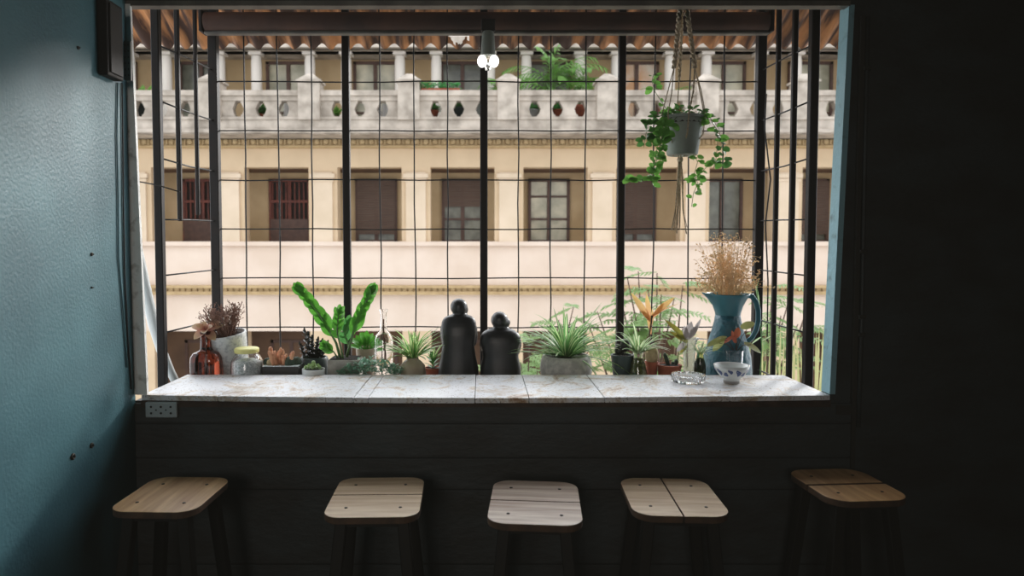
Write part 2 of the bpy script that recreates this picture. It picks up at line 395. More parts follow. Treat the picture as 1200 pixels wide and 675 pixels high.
# meter box on the teal wall, by the corner
by0=-SIDE*F/(CX-120); 
t=thing('meter_box','dark wooden meter box high on the teal wall beside the window','box',(SIDE,0,0))
z1=zf(8,2.45); z0=zf(95,2.45)
b=MB(); b.box(0.0,.034,by0,WY-.10,z0,z1); bevel(b.build('case',M['black_metal'],t,smooth=False),.004)
b=MB(); b.box(.034,.040,by0+.012,WY-.112,z0+.012,z1-.012); bevel(b.build('lid',mat('dark brown board',hexc(22,19,18),.6),t,smooth=False),.002)
t=thing('terminal_strip','pale perforated terminal strip fixed upright on the window jamb under the ceiling','strip',at(150.5,72,WY-.0145))
hh=(zf(50,WY)-zf(95,WY))/2
b=MB(); b.box(-.014,.014,-.012,0,-hh,hh); b.build('strip_body',mat('dull white plastic',hexc(150,150,144),.6),t,smooth=False)
b=MB()
for i in range(6):
    for j in (-.006,.006): b.box(j-.002,j+.002,-.0125,-.012,-hh+.014+i*.022,-hh+.02+i*.022)
b.build('slot_hole',M['black'],t,smooth=False)
# cables
def cable(name,label,px,Y,r,mt,x=None):
    pts=[]
    for (p,q) in px:
        if x is None: pts.append(at(p,q,Y))
        else:
            d=ray(p,q); k=x/d.x; pts.append(Vector((x,d.y*k,CAMZ+d.z*k)))
    b=MB(); b.tube(pts,r,6); return tag(b.build(name,mt),label,'cable')
cable('wall_cable','thin black cable running down the teal wall to the counter',[(143,97),(144,170),(144.5,240),(146,320),(150,400),(154,456)],0,.0028,M['black'],SIDE+.004)
cable('wall_cable','teal painted cable beside the black one, hanging slack on the wall',[(138,97),(137,160),(138.5,230),(139,300),(144,360),(149,430)],0,.0028,M['teal_wall'],SIDE+.004)
for i,(p,q,lab) in enumerate([(85,535,'larger dark wall plug low on the teal wall, nearer the floor shadow'),(107,522,'dark wall plug low on the teal wall, closer to the window'),(107,298,'small dark wall plug at mid height on the teal wall, upper one'),(107,337,'tiny dark wall plug at mid height on the teal wall, lower one'),(91,56,'faint dark wall plug high on the shaded teal wall')]):
    d=ray(p,q); k=SIDE/d.x; P=Vector((SIDE,d.y*k,CAMZ+d.z*k))
    r=[.0105,.0095,.006,.0035,.006][i]
    t=thing('wall_plug',lab,'wall plug',P,'wall plugs on the teal wall')
    b=MB(); b.lathe([(0,0),(r,0),(r,.004),(r*.6,.006),(r*.5,.002),(0,.002)],(0,0,0),14,M=Matrix.Rotation(PI/2,4,'Y')); b.build('plug',M['screw'],t)
    b=MB(); b.lathe([(0,0.001),(r*.4,.001),(r*.3,.009),(0,.01)],(0,0,0),10,M=Matrix.Rotation(PI/2,4,'Y')); b.build('screw',M['black'],t)
# conduit on the far dark wall
t=thing('wall_conduit','thin upright pipe clipped to the dark wall beside the window','pipe')
b=MB(); b.tube([at(1017,20,WY-.012),at(1013,200,WY-.012),at(1010,370,WY-.012),at(1006,500,WY-.02)],.008,10); b.build('pipe',M['front_wall'],t)
for q in (80,295,371,392):
    P=at(1017-(q-20)*.022,q,WY-.012); b=MB(); b.box(P.x-.014,P.x+.014,WY-.022,WY,P.z-.008,P.z+.008); bevel(b.build('clip',M['dark_wall'],t,smooth=False),.003)

# ------------------------------------------------------------------ window grille
GB=3.295; GF=2.81
g=thing('window_grille','black iron window grille boxed out beyond the counter with square wire mesh','grille')
ZT=2.86; ZB=.86
def post(px,Y,w,py0=None,py1=None,dep=None):
    zt = ZT if py0 is None else zf(py0,Y); zb = ZB if py1 is None else zf(py1,Y)
    x=xf(px,Y); d=dep or w
    b=MB(); b.box(x-w/2,x+w/2,Y-d/2,Y+d/2,zb,zt); o=b.build('bar',M['black_metal'],g,smooth=False); bevel(o,.003,1); return x
for px,w in ((254,.042),(407,.034),(567,.036),(727,.034),(888,.041)): post(px,GB,w)
post(188,GF,.032); post(949,GF,.034)
post(212,2.97,.019,None,259); post(233,3.12,.016,None,252); post(908,3.125,.020); post(927,2.965,.022)
VX=[289,327.5,366.5,446,486.5,525,607,645,685,765,806,846]
for px in VX:
    x=xf(px,GB-.004); b=MB(); 
    pts=[Vector((x+random.uniform(-.004,.004),GB-.004,zz)) for zz in [ZB+i*(ZT-.1-ZB)/8 for i in range(9)]]
    b.tube(pts,.0036,6); b.build('wire',M['wire'],g)
HZ=[38,95.5,153.5,211,268.5,326,383.5,441]
x0,x1=xf(254,GB),xf(888,GB)
for py in HZ:
    z=zf(py,GB); b=MB(); n=16
    b.tube([Vector((x0+(x1-x0)*i/n,GB+.003,z+random.uniform(-.003,.003))) for i in range(n+1)],.0034,6); b.build('wire',M['wire'],g)
XL=[xf(188,GF),xf(254,GB)]; XRr=[xf(949,GF),xf(888,GB)]
for py in (83,142,201,259,316,374,432):
    z=zf(py,GB); dz=random.uniform(-.015,.015)
    for xs in (XL,XRr):
        b=MB(); b.tube([Vector((xs[0],GF,z+dz)),Vector(((xs[0]+xs[1])/2,(GF+GB)/2,z-.003)),Vector((xs[1],GB,z))],.0036,6); b.build('wire',M['wire'],g)
b=MB(); b.box(x0-.02,x1+.02,GB-.017,GB+.017,ZB,ZB+.03); b.build('rail',M['black_metal'],g,smooth=False)
for s in (XL,XRr):
    b=MB(); b.hexa([(s[0]-.012,GF,ZB),(s[0]+.012,GF,ZB),(s[1]+.012,GB,ZB),(s[1]-.012,GB,ZB)],[(s[0]-.012,GF,ZB+.03),(s[0]+.012,GF,ZB+.03),(s[1]+.012,GB,ZB+.03),(s[1]-.012,GB,ZB+.03)]); b.build('rail',M['black_metal'],g,smooth=False)
# loose wire ends out of the jamb
t=cable('wire_stub','short black wire reaching from the white jamb across to the hanging thin bar',[(158,212),(185,217),(211,225)],2.7,.0028,M['wire'])
cable('electric_cable','loose black electric cable hanging down the far side of the grille',[(898,110),(896,150),(903,210),(897,262),(900,330),(899,400)],3.2,.0034,M['black'])
0 and cable('electric_cable','thin black wire sagging between grille and balcony, beside the hanging cable',[(908,80),(910,100),(916,118),(914,140)],3.3,.0028,M['black'])

# roller under the roof
t=thing('roller_blind','rolled brown canvas blind along the top of the grille','blind',(0,3.215,0))
zc=zf(26.5,3.215); xa,xb=xf(246,3.215),xf(894,3.215)
b=MB(); b.tube([(xa,0,zc),(xb,0,zc)],.046,20); b.build('canvas_roll',M['brown_tube'],t,smooth='auto')
b=MB(); b.box(xa-.005,xb+.005,-.02,.02,zc-.056,zc-.040); bevel(b.build('bottom_rail',M['tube_rail'],t,smooth=False),.006)
for x in (xa-.012,xb+.012):
    b=MB(); b.box(x-.008,x+.008,-.04,.04,zc-.05,zc+.09); bevel(b.build('bracket',M['black_metal'],t,smooth=False),.004)
b=MB(); b.box(xf(150,3.0),xf(985,3.0),2.98,3.02,zf(1,3.0)-.0,zf(1,3.0)+.04)
tag(b.build('roof_beam',M['black_metal'],smooth=False),'dark beam carrying the corrugated roof outside the window','beam')['kind']='structure'

# corrugated roof with a torn hole
t=thing('corrugated_awning','rusty brown corrugated iron awning with a torn hole above the window','awning')
ya,yb=2.66,3.74; za,zb=zf(54.5,yb)+ (yb-ya)*.52, zf(54.5,yb)
b=MB(); xa,xb=-2.5,2.7; pitch=.098; nx=int((xb-xa)/pitch*8); ny=96
hx0,hx1=xf(521,3.6),xf(549,3.6)
def rz(x,y): return zb+(yb-y)*.52+.017*math.sin(2*PI*x/pitch)
vs=[]; 
for j in range(ny+1):
    y=ya+(yb-ya)*j/ny
    for i in range(nx+1):
        x=xa+(xb-xa)*i/nx; vs.append((x,y+(random.uniform(-.008,.008) if j==ny else 0),rz(x,y)))
fs=[]
hy_lo,hy_hi=3.62,3.722
for j in range(ny):
    for i in range(nx):
        x=xa+(xb-xa)*(i+.5)/nx; y=ya+(yb-ya)*(j+.5)/ny
        u=(x-hx0)/(hx1-hx0)
        if 0<u<1 and hy_lo+ .008*math.sin(x*90) < y < hy_hi - (.06*(1-u/.4) if u<.4 else .012+.012*math.sin(x*140)) : continue
        a=j*(nx+1)+i; fs.append((a,a+1,a+nx+2,a+nx+1))
b.add(vs,fs); b.build('corrugated_sheet',M['rust'],t)
for yy in (2.95,3.52):
    b=MB(); zz=zb+(yb-yy)*.52+.02; b.box(xa,xb,yy-.02,yy+.02,zz,zz+.04); b.build('purlin',M['brown_wood'],t,smooth=False)

# outdoor lamp at the head of the window
P=at(572,40,2.72); k=2.72/800
t=thing('glare_lobe_lamp','grey lamp holder with two glowing lobes for glare in its glass, at the window head','lamp',P)
b=MB(); b.lathe([(0,-25*k),(8.5*k,-25*k),(8*k,-14*k),(7*k,0),(5.5*k,3*k),(0,3*k)],(0,0,0),20); b.build('lamp_holder',mat('grey green lamp body',hexc(120,128,120),.5),t,smooth='auto')
b=MB(); b.box(-8*k,8*k,-.012,.012,3*k,TOPZ-P.z+.0); bevel(b.build('mount',M['black'],t,smooth=False),.003)
for s,e in ((-1,0),(1,0)):
    b=MB(); b.ball((s*7*k-.0,-.008,-31.5*k),(5.5*k,5.5*k,7.2*k)); b.build('glare_lobe',emit('lit white bulb',(1,.97,.92,1),2.2),t)  # emission stands in for outdoor glare caught in the clear glass
b=MB(); b.lathe([(0,-42*k),(3*k,-41*k),(4*k,-34*k),(4*k,-25*k),(0,-25*k)],(0,0,0),14); b.build('clear_tip',M['frost'],t)

# pale curved hose outside, behind the outer bar
b=MB(); b.tube([at(150,235,2.94),at(158,275,2.94),at(165,310,2.95),at(172,345,2.96),at(180,380,2.97),at(189,410,2.985),at(199,434,3.0),at(208,452,3.0)],[.018,.019,.021,.023,.023,.021,.019,.017],14)
tag(b.build('drain_hose',M['white_plastic']),'pale grey curved drain hose coming down behind the outer grille bar','hose')

# ------------------------------------------------------------------ stools
SZ=.80
def rrect(w,d,r,n=7):
    pts=[]
    for cx,cy,a0 in ((w/2-r,d/2-r,0),(-w/2+r,d/2-r,PI/2),(-w/2+r,-d/2+r,PI),(w/2-r,-d/2+r,3*PI/2)):
        for i in range(n+1):
            a=a0+PI/2*i/n; pts.append((cx+r*math.cos(a),cy+r*math.sin(a)))
    return pts
def clip(poly,axis,val,keep):
    out=[]
    for i in range(len(poly)):
        p,q=poly[i],poly[(i+1)%len(poly)]
        ip=(p[axis]-val)*keep>=0; iq=(q[axis]-val)*keep>=0
        if ip: out.append(p)
        if ip!=iq:
            t=(val-p[axis])/(q[axis]-p[axis]); out.append((p[0]+(q[0]-p[0])*t,p[1]+(q[1]-p[1])*t))
    return out
def stool(px,py,w,d,rz,seam,mt,label,rad=.06,seam_at=0.0,gap=.004):
    P=atz(px,py,SZ)
    t=thing('bar_stool',label,'stool',(P.x,P.y,0),'bar stools under the window counter',rz)
    poly=rrect(w,d,rad)
    parts=[poly] if seam is None else [clip(poly,seam,seam_at+gap/2,1),clip(poly,seam,seam_at-gap/2,-1)]
    for pl in parts:
        b=MB(); n=len(pl); th=.022
        vs=[(x,y,SZ-th) for x,y in pl]+[(x,y,SZ) for x,y in pl]
        fs=[tuple(reversed(range(n))),tuple(range(n,2*n))]+[(i,(i+1)%n,n+(i+1)%n,n+i) for i in range(n)]
        b.add(vs,fs); b.mi=[1,0]+[1]*n; bevel(b.build('seat_plank',[mt,M['seat_edge_shade']],t,smooth=False),.0025,2)
    b=MB(); iw,idd=w/2-.05,d/2-.055
    b.box(-iw,iw,-idd-.012,-idd+.012,SZ-.047,SZ-.022); b.box(-iw,iw,idd-.012,idd+.012,SZ-.047,SZ-.022)
    b.box(-iw-.012,-iw+.012,-idd,idd,SZ-.047,SZ-.022); b.box(iw-.012,iw+.012,-idd,idd,SZ-.047,SZ-.022)
    b.build('seat_frame',M['stool_metal'],t,smooth=False)
    for sx in (-1,1):
        for sy in (-1,1):
            x0,y0=sx*(iw-.002),sy*(idd-.002); x1,y1=x0+sx*.075,y0+sy*.06; h=.018
            b=MB(); b.hexa([(x1-h,y1-h,0),(x1+h,y1-h,0),(x1+h,y1+h,0),(x1-h,y1+h,0)],[(x0-h,y0-h,SZ-.024),(x0+h,y0-h,SZ-.024),(x0+h,y0+h,SZ-.024),(x0-h,y0+h,SZ-.024)])
            bevel(b.build('leg',M['stool_metal'],t,smooth=False),.003,1)
            b=MB(); b.lathe([(0,0),(.0055,0),(.005,.0015),(0,.002)],(sx*(w/2-.062),sy*(d/2-.075),SZ+.0002),10); b.build('screw',M['screw'],t)
    return t
stool(203,578,.275,.315,R(-2),None,M['seat_y'],'bar stool beside the teal wall with an undivided honey wood seat',.06)
stool(442,581,.292,.35,R(1.5),1,M['seat_x'],'second bar stool from the teal wall, split seat with a darker back plank',.055,.012)
stool(627,587,.285,.37,R(-5),1,M['seat_worn'],'middle bar stool of the five, with a worn dusty seat split across',.06,.0)
stool(787,581,.295,.335,R(-3),0,M['seat_x'],'bar stool with its seat seam running towards the counter, fourth from the teal wall',.065,.0)
stool(991,567,.275,.31,R(4),1,M['seat_y'],'bar stool in deep shadow beyond the end of the window, wide gap between planks',.07,.0,.012)
# ------------------------------------------------------------------ plants and pots on the ledge
PY=3.06
SC=PY/F
def lx(px,Y=PY): return xf(px,Y)
def potlathe(mb,prof,wall=.006):
    # outer profile bottom->top (r,z), returns with inner wall
    top=prof[-1]
    inner=[(max(r-wall,.002),z) for r,z in reversed(prof)]
    inner[-1]=(inner[-1][0],prof[0][1]+wall)
    return [(0,prof[0][1])]+prof+inner+[(0,prof[0][1]+wall)]
def pot(t,prof,mt,soil=None,n=32,wall=.006,soilmat=None,sx=1,sy=1):
    b=MB(); b.lathe(potlathe(b,prof,wall),(0,0,0),n,sx,sy); b.build('pot',mt,t,smooth='auto')
    if soil:
        r,z=soil; b=MB(); b.lathe([(0,z-.012),(r,z-.012),(r,z),(r*.5,z+.004),(0,z+.006)],(0,0,0),20,sx,sy); b.build('soil',soilmat or M['soil'],t)
def rnd(a,b): return random.uniform(a,b)

# 1 amber bottle with a pink rosette cutting
Y=2.99; x=lx(240,Y); s=Y/F
t=thing('amber_bottle','squat amber glass bottle holding a pinkish leaf rosette, beside the speckled pot','bottle',(x,Y,LZ))
zz=lambda py,Yc=None: zf(py,Yc or Y)-LZ
b=MB(); r=17.5*s
b.loft([(0.0,r*.95,r*.8,0,0),(.012,r,r*.85,0,0),(zz(425),r,r*.85,0,0),(zz(418),r*.97,r*.82,0,0),(zz(413),r*.8,r*.68,0,0),(zz(410.5),r*.42,r*.42,0,0),(zz(408),6*s,6*s,0,0),(zz(392),5.4*s,5.4*s,0,0),(zz(391),6.2*s,6.2*s,0,0),(zz(388),6.2*s,6.2*s,0,0)],28,3.2)
b.build('bottle_body',M['amber'],t,smooth='auto')
b=MB(); b.tube([(0,0,.02),(.004,0,.07),(0,0,zz(389))],.0025,6); b.tube([(.01,0,.015),(.004,.005,.06),(0,0,zz(395))],.0018,6); b.build('stem',M['bark'],t)
b=MB()
for (a,el,L,W) in ((PI*.98,.45,.075,.019),(.0,.5,.072,.019),(.5,.75,.07,.018),(2.6,.8,.06,.017),(-.6,-.45,.062,.02),(-2.4,-.35,.06,.021),(-1.4,.2,.055,.019),(1.5,.3,.055,.016),(-1.7,1.1,.04,.013),(-.9,.6,.05,.016),(-2.2,.7,.045,.015)):
    d=Vector((math.cos(a)*math.cos(el),math.sin(a)*math.cos(el),math.sin(el)))
    b.leaf((0,0,zz(387)),d,Vector((0,-.7,.7))-d*.2,L,W,.35,.25)
b.build('foliage',M['pinkleaf'],t)

# 2 speckled white pot with dry twigs
Y=3.10; x=lx(272,Y); s=Y/F
t=thing('twig_pot','large speckled white pot holding a dry brown twiggy shrub','potted plant',(x,Y,LZ+.004)); t.rotation_euler=(.14,-.10,0)
pot(t,[(17*s,0),(18*s,.006),(20.5*s,zz(415)),(22.5*s,zz(394)),(23*s,zz(391)),(22.4*s,zz(389.5))],M['white_pot'],(21*s,zz(394)))
def twigs(n,h,spread,mtn,nm,r=.0011,leafy=False):
    b=MB()
    for i in range(n):
        a=rnd(0,2*PI); q=rnd(.005,.045); p=Vector((q*math.cos(a),q*math.sin(a),zz(393)))
        pts=[p]; d=Vector((math.cos(a)*spread*rnd(.2,1),math.sin(a)*spread*rnd(.2,1),1)).normalized()
        for k in range(5):
            d=(d+Vector((rnd(-.25,.25),rnd(-.25,.25),.08))).normalized(); pts.append(pts[-1]+d*h*rnd(.12,.24))
        b.tube(pts,[r*(1.4-k*.2) for k in range(6)],4,False)
        for k in range(2,6):
            for m in range(3):
                dd=(d+Vector((rnd(-.9,.9),rnd(-.9,.9),rnd(-.2,.6)))).normalized(); b.tube([pts[k],pts[k]+dd*rnd(.008,.022)],[r*.8,r*.5],4,False)
                b.ball(pts[k]+dd*rnd(.01,.022),rnd(.0014,.0026),5,4)
    return b.build(nm,mtn,t)
twigs(90,.135,.75,M['twig'],'dry_twigs',.0014)
b=MB()
for i in range(14):
    z0=zz(393)+i*.0055; a=i*2.4
    for m in range(3):
        a=rnd(0,6.28); b.leaf((-.055,-.01,z0),(math.cos(a),math.sin(a),.5),(0,0,1),.022,.003,.1,.1,None,3)
b.tube([(-.055,-.01,zz(393)),(-.056,-.01,zz(362))],.0015,5)
b.build('grey_sprig',M['twiggreen'],t)

# 3 glass jar with yellow lid
Y=2.995; x=lx(287.5,Y); s=Y/F
t=thing('pebble_jar','clear glass jar of pale pebbles with a pale yellow lid','jar',(x,Y,LZ))
b=MB(); b.lathe(potlathe(b,[(16*s,0),(18.5*s,.006),(19*s,.03),(18*s,zz(423)),(15*s,zz(417)),(13*s,zz(415)),(13*s,zz(411))],.0025),(0,0,0),32); b.build('glass_body',M['glass'],t,smooth='auto')
b=MB(); b.lathe([(0,.004),(17.5*s,.006),(18*s,.03),(17*s,zz(424.5)),(9*s,zz(421)),(0,zz(420))],(0,0,0),24); b.build('pebble_fill',M['pebbles'],t)
b=MB(); b.lathe([(0,zz(413)),(13.6*s,zz(413)),(14.2*s,zz(412)),(14.2*s,zz(408.5)),(13*s,zz(407.5)),(0,zz(407.2))],(0,0,0),28); b.build('lid',M['yellow_lid'],t,smooth='auto')

# 4 black tray with small cacti
Y=3.01; x=lx(330,Y); s=Y/F
t=thing('cactus_tray','shallow black tray planted with a peach finger cactus and small round cacti','planter',(x,Y,LZ))
b=MB(); w,d,hh=22*s,.045,zz(428)
b.hexa([(-w*.95,-d*.95,0),(w*.95,-d*.95,0),(w*.95,d*.95,0),(-w*.95,d*.95,0)],[(-w,-d,hh),(w,-d,hh),(w,d,hh),(-w,d,hh)])
bevel(b.build('tray',M['black_tray'],t,smooth=False),.004)
b=MB(); b.box(-w*.93,w*.93,-d*.9,d*.9,hh,hh+.004); b.build('gravel',M['pebbles'],t,smooth=False)
b=MB()
for i in range(20):
    a=rnd(0,6.28); q=rnd(0,.034); L=rnd(.04,.072)
    p=Vector((-.004+q*math.cos(a)*1.4,q*math.sin(a),hh+.002)); e=p+Vector((math.cos(a)*q*.8,math.sin(a)*q*.6,L))
    b.tube([p,p.lerp(e,.5)+Vector((0,0,.002)),p.lerp(e,.9),e+Vector((0,0,.003))],[.0065,.0085,.007,.003],8)
e=Vector((-.048,0,hh)); b.tube([e,e+Vector((-.004,0,.04)),e+Vector((-.006,0,.075)),e+Vector((-.006,0,.082))],[.007,.009,.0095,.005],8)
b.build('finger_cactus',M['peach'],t)
for (px,pr,mt) in ((316,4.5,'beige_cactus'),(339,6.5,'cactus'),(346,6,'cactus'),(311,5,'cactus')):
    b=MB(); b.ball((lx(px,Y)-x,rnd(-.015,.015)+(.02 if px==311 else 0),hh+pr*s*.7),pr*s); b.build('round_cactus',M[mt],t)

# 5 dark spiky succulent in a round black pot
Y=3.10; x=lx(367,Y); s=Y/F
t=thing('dark_succulent','dark almost black leafy succulent in a round charcoal pot behind the tray','potted plant',(x,Y,LZ))
pot(t,[(12*s,0),(15*s,.01),(17*s,.045),(16.5*s,zz(421)),(15*s,zz(418))],M['dark_pot'],(14*s,zz(421)))
b=MB()
for (bx,lean,L) in ((-.03,-.12,.125),(-.024,-.02,.11),(.008,.1,.085),(.022,.3,.07),(-.01,0,.075),(-.02,.05,.09),(.0,.15,.07),(.015,.25,.08),(.03,.4,.075),(-.035,-.3,.07),(.02,-.1,.05)):
    p=Vector((bx,rnd(-.02,.02),zz(421))); d=Vector((lean,rnd(-.2,.2),1)).normalized()
    for k in range(16):
        q=p+d*L*k/15; a=k*2.4
        b.leaf(q,(math.cos(a)*.8,math.sin(a)*.8,.75),(0,0,1),.030*(1-.35*k/15),.008,.15,.3,None,4)
    b.tube([p,p+d*L],.002,5)
    b.leaf(p+d*L,d,(0,-1,0),.022,.005,.1,.3,None,4)
b.build('foliage',M['dark_leaf'],t)
b=MB(); b.ball((-.05,-.03,zz(428)),.024,14,10); 
for i in range(16):
    a=i*2.4; e=.2+i*.08; d=Vector((math.cos(a)*math.cos(e),math.sin(a)*math.cos(e),math.sin(e))); b.leaf(Vector((-.03,-.035,zz(422)))+d*.008,d,(0,0,1),.02,.006,-.2,.3,None,4)
b.build('round_cactus',M['cactus'],t)

# 6 white dish with pale rosette
Y=2.965; x=lx(366,Y); s=Y/F
t=thing('rosette_dish','small white dish with a pale green succulent rosette, in front of the charcoal pot','potted plant',(x,Y,CZ+.001 if False else LZ))
pot(t,[(11*s,0),(12.5*s,.01),(13.2*s,zz(434)),(13.2*s,zz(432))],M['porcelain'],(12*s,zz(433.5)))
b=MB()
for (cx,cy,k0) in ((0,-.012,1),(-.02,0,.75),(.02,0,.75),(.0,.02,.8),(.03,-.012,.6),(-.032,-.01,.6)):
    for i in range(15):
        a=i*2.4+cx*50; e=.05+i*.085; d=Vector((math.cos(a)*math.cos(e),math.sin(a)*math.cos(e),math.sin(e)))
        b.leaf(Vector((cx,cy,zz(432.5)+i*.0008*k0)),d,(0,0,1),.024*k0,.0062*k0,-.25,.3,None,4)
b.build('rosette',M['rosette'],t)
b=MB(); b.tube([(.002,0,zz(432)),(.0,0,zz(426))],.003,6); b.ball((0,0,zz(424.5)),(.009,.009,.008)); b.build('bud',M['rosette'],t)

# 7 ZZ plant in a square concrete pot
Y=3.04; x=lx(404,Y); s=Y/F
t=thing('broadleaf_plant','square grey concrete pot with two tall glossy green leaf stems','potted plant',(x,Y,LZ))
w=18*s; d=.06; top=zz(419.5)
b=MB(); b.box(-w,w,-d,d,0,top); bevel(b.build('pot',M['concrete'],t,smooth=False),.004)
b=MB(); b.box(-w*.88,w*.88,-d*.85,d*.85,top,top+.003); b.build('soil',M['soil'],t,smooth=False)
def stemleaves(px_path,Yp,n,L0,L1,W,name,mt,par,ox,face=Vector((0,-1,.25)),stemm=None,spread=.9,start=.3,r=.004,tipleaf=True):
    pts=[at(p,q,Yp)-Vector((ox[0],ox[1],ox[2])) for p,q in px_path]
    b=MB(); b.tube(pts,[r*(1-.6*i/(len(pts)-1)) for i in range(len(pts))],7); b.build('stem',stemm or M['stem'],par)
    b=MB(); m=len(pts)-1
    for i in range(n):
        L=L0+(L1-L0)*((i)/(n-1))
        for sg in (-1,1):
            tt=min(1,start+(1-start)*(i+(.45 if sg>0 else 0))/(n-.5)); f=tt*m; k=min(int(f),m-1); p=pts[k].lerp(pts[k+1],f-k)
            tan=(pts[k+1]-pts[k]).normalized(); sd=tan.cross(face).normalized()
            dd=(tan*(1.1) + sd*sg*spread + Vector((0,rnd(-.25,.15),0))).normalized()
            b.leaf(p,dd,face+sd*sg*.25,L*rnd(.9,1.1),W*rnd(.9,1.1),.12,.15,lambda q: math.sin(PI*min(1,q*.93+.05))**.75)
    if tipleaf: b.leaf(pts[-1],tan,face,L1,W*.9,.1,.15)
    return b.build('foliage',mt,par)
O=(x,Y,LZ)
stemleaves([(399,420),(394,402),(385,385),(373,367),(362,352),(354,343)],Y-.01,6,.085,.06,.019,'f',M['zz'],t,O,spread=.3,r=.0065)
stemleaves([(406,420),(411,400),(416,385),(422,368),(429,354),(433,345)],Y+.01,6,.085,.06,.019,'f',M['zz'],t,O,spread=.28,r=.0065)
stemleaves([(402,420),(399,405),(395,390),(396,378),(397,368)],Y-.03,5,.055,.045,.014,'f',M['zz'],t,O,spread=.6,start=.4,r=.005)
stemleaves([(407,420),(409,405),(404,392),(407,380)],Y+.03,4,.055,.045,.014,'f',M['mid'],t,O,spread=.7,start=.4,r=.005)
stemleaves([(396,420),(391,412),(383,407)],Y-.02,3,.045,.04,.012,'f',M['zz'],t,O,spread=.6,start=.5,r=.004)

# 8 small leafy plant in a brown pot behind the ZZ
Y=3.14; x=lx(428,Y); s=Y/F
t=thing('small_leafy_plant','bushy green plant in a small brown pot, between concrete pot and clear bottle','potted plant',(x,Y,LZ))
pot(t,[(9*s,0),(10*s,.03),(11.5*s,zz(411)),(11.5*s,zz(408))],M['tan_pot'],(10*s,zz(411)))
b=MB()
for i in range(24):
    a=i*2.4; e=.25+.05*i; dd=Vector((math.cos(a)*math.cos(e),math.sin(a)*math.cos(e)*.7,math.sin(e)))
    p=Vector((0,0,zz(412))); q=p+dd*.035; b.tube([p,q],.0018,5)
    b.leaf(q,dd,Vector((0,-.5,1)),rnd(.05,.068),.015,.25,.2)
b.build('foliage',M['zz'],t)

# 9 clear bottle with roots
Y=3.06; x=lx(449,Y); s=Y/F
t=thing('clear_bottle','tall clear glass bottle with a trailing root inside, empty neck','bottle',(x,Y,LZ))
b=MB(); b.lathe(potlathe(b,[(10*s,0),(11.2*s,.008),(11.2*s,zz(398)),(9*s,zz(392)),(4.2*s,zz(386)),(3.6*s,zz(378)),(3.4*s,zz(368)),(5*s,zz(364)),(5*s,zz(362.5))],.0022),(0,0,0),28); b.build('glass_body',M['glass'],t,smooth='auto')
b=MB()
for i in range(5): b.tube([(rnd(-.01,.01),rnd(-.01,.01),zz(430)),(rnd(-.012,.012),rnd(-.01,.01),zz(415)),(rnd(-.01,.01),0,zz(402)),(rnd(-.003,.003),0,zz(388)),(rnd(-.002,.002),0,zz(374))],.0018,5)
b.build('roots',M['twig'],t)

# 10 trailing blue green mat
Y=2.985; x=lx(434,Y); s=Y/F
t=thing('trailing_succulent','low blue green trailing succulent spilling along the counter edge','potted plant',(x,Y,LZ))
b=MB(); b.box(-30*s,30*s,-.02,.02,0,.045); bevel(b.build('trough',M['black_tray'],t,smooth=False),.004)
b=MB()
for i in range(520):
    px=rnd(-38,36)*s; py=rnd(-.03,.03); z=zz(440)+rnd(-.004,.066)*(1-(abs(px)/(42*s))**2)+.008
    a=rnd(0,6.28); e=rnd(-.1,1.0); b.leaf((px,py,z),(math.cos(a)*math.cos(e),math.sin(a)*math.cos(e)*.7,math.sin(e)),(0,0,1),rnd(.016,.028),.0055,.3,.3,None,4)
b.build('foliage',M['mat_leaf'],t)

# 11 spider plant in tan ceramic jar
def spider(t,c,n,L,W,mt,e0=(.5,1.4),dr=(.6,1.7),az=None,name='foliage',mixs=1.0,ymax=None):
    b=MB()
    for i in range(n):
        a=(i*2.39996+rnd(-.2,.2)) if az is None else rnd(*az)
        e=rnd(*e0); l=rnd(*L)
        if math.sin(a)>.3: l*=.72
        b.strap((c[0]+math.cos(a)*.008,c[1]+math.sin(a)*.008,c[2]),a,l,W*rnd(.8,1.15),e,rnd(*dr)*(.6+.4*e/1.4),9,.35,rnd(-.25,.25))
    return b.build(name,mt,t)
Y=3.03; x=lx(483,Y); s=Y/F
t=thing('spider_plant','striped spider plant in a squat tan ceramic jar beside the tall statue','potted plant',(x,Y,LZ))
pot(t,[(14*s,0),(15.5*s,.012),(16*s,.055),(14.5*s,zz(428)),(10*s,zz(423)),(7*s,zz(421)),(7.2*s,zz(419))],M['tan_pot'],(6*s,zz(420)))
spider(t,(0,0,zz(420)),60,(.13,.20),.0085,M['spider'],(.45,1.45),(.5,1.5))

# 12 terracotta pot with a little plant beside statue
Y=3.12; x=lx(507,Y); s=Y/F
t=thing('small_terracotta_pot','little terracotta pot with a dark green plant, tucked against the tall statue','potted plant',(x,Y,LZ))
pot(t,[(8*s,0),(9.5*s,.05),(9.5*s,zz(434)),(10.3*s,zz(434)),(10.5*s,zz(430.5))],M['terracotta'],(9*s,zz(432)))
b=MB()
for i in range(16):
    a=i*2.4; e=.3+.07*i; b.leaf((math.cos(a)*.005,math.sin(a)*.005,zz(432)+.003*i),(math.cos(a)*math.cos(e),math.sin(a)*math.cos(e),math.sin(e)),(0,0,1),.04,.009,.2,.25)
b.build('foliage',M['ivy_dark'],t)
spider(t,(0,0,zz(420)),9,(.09,.14),.005,M['spider'],(.5,1.3),(.5,1.3),name='striped_leaves')

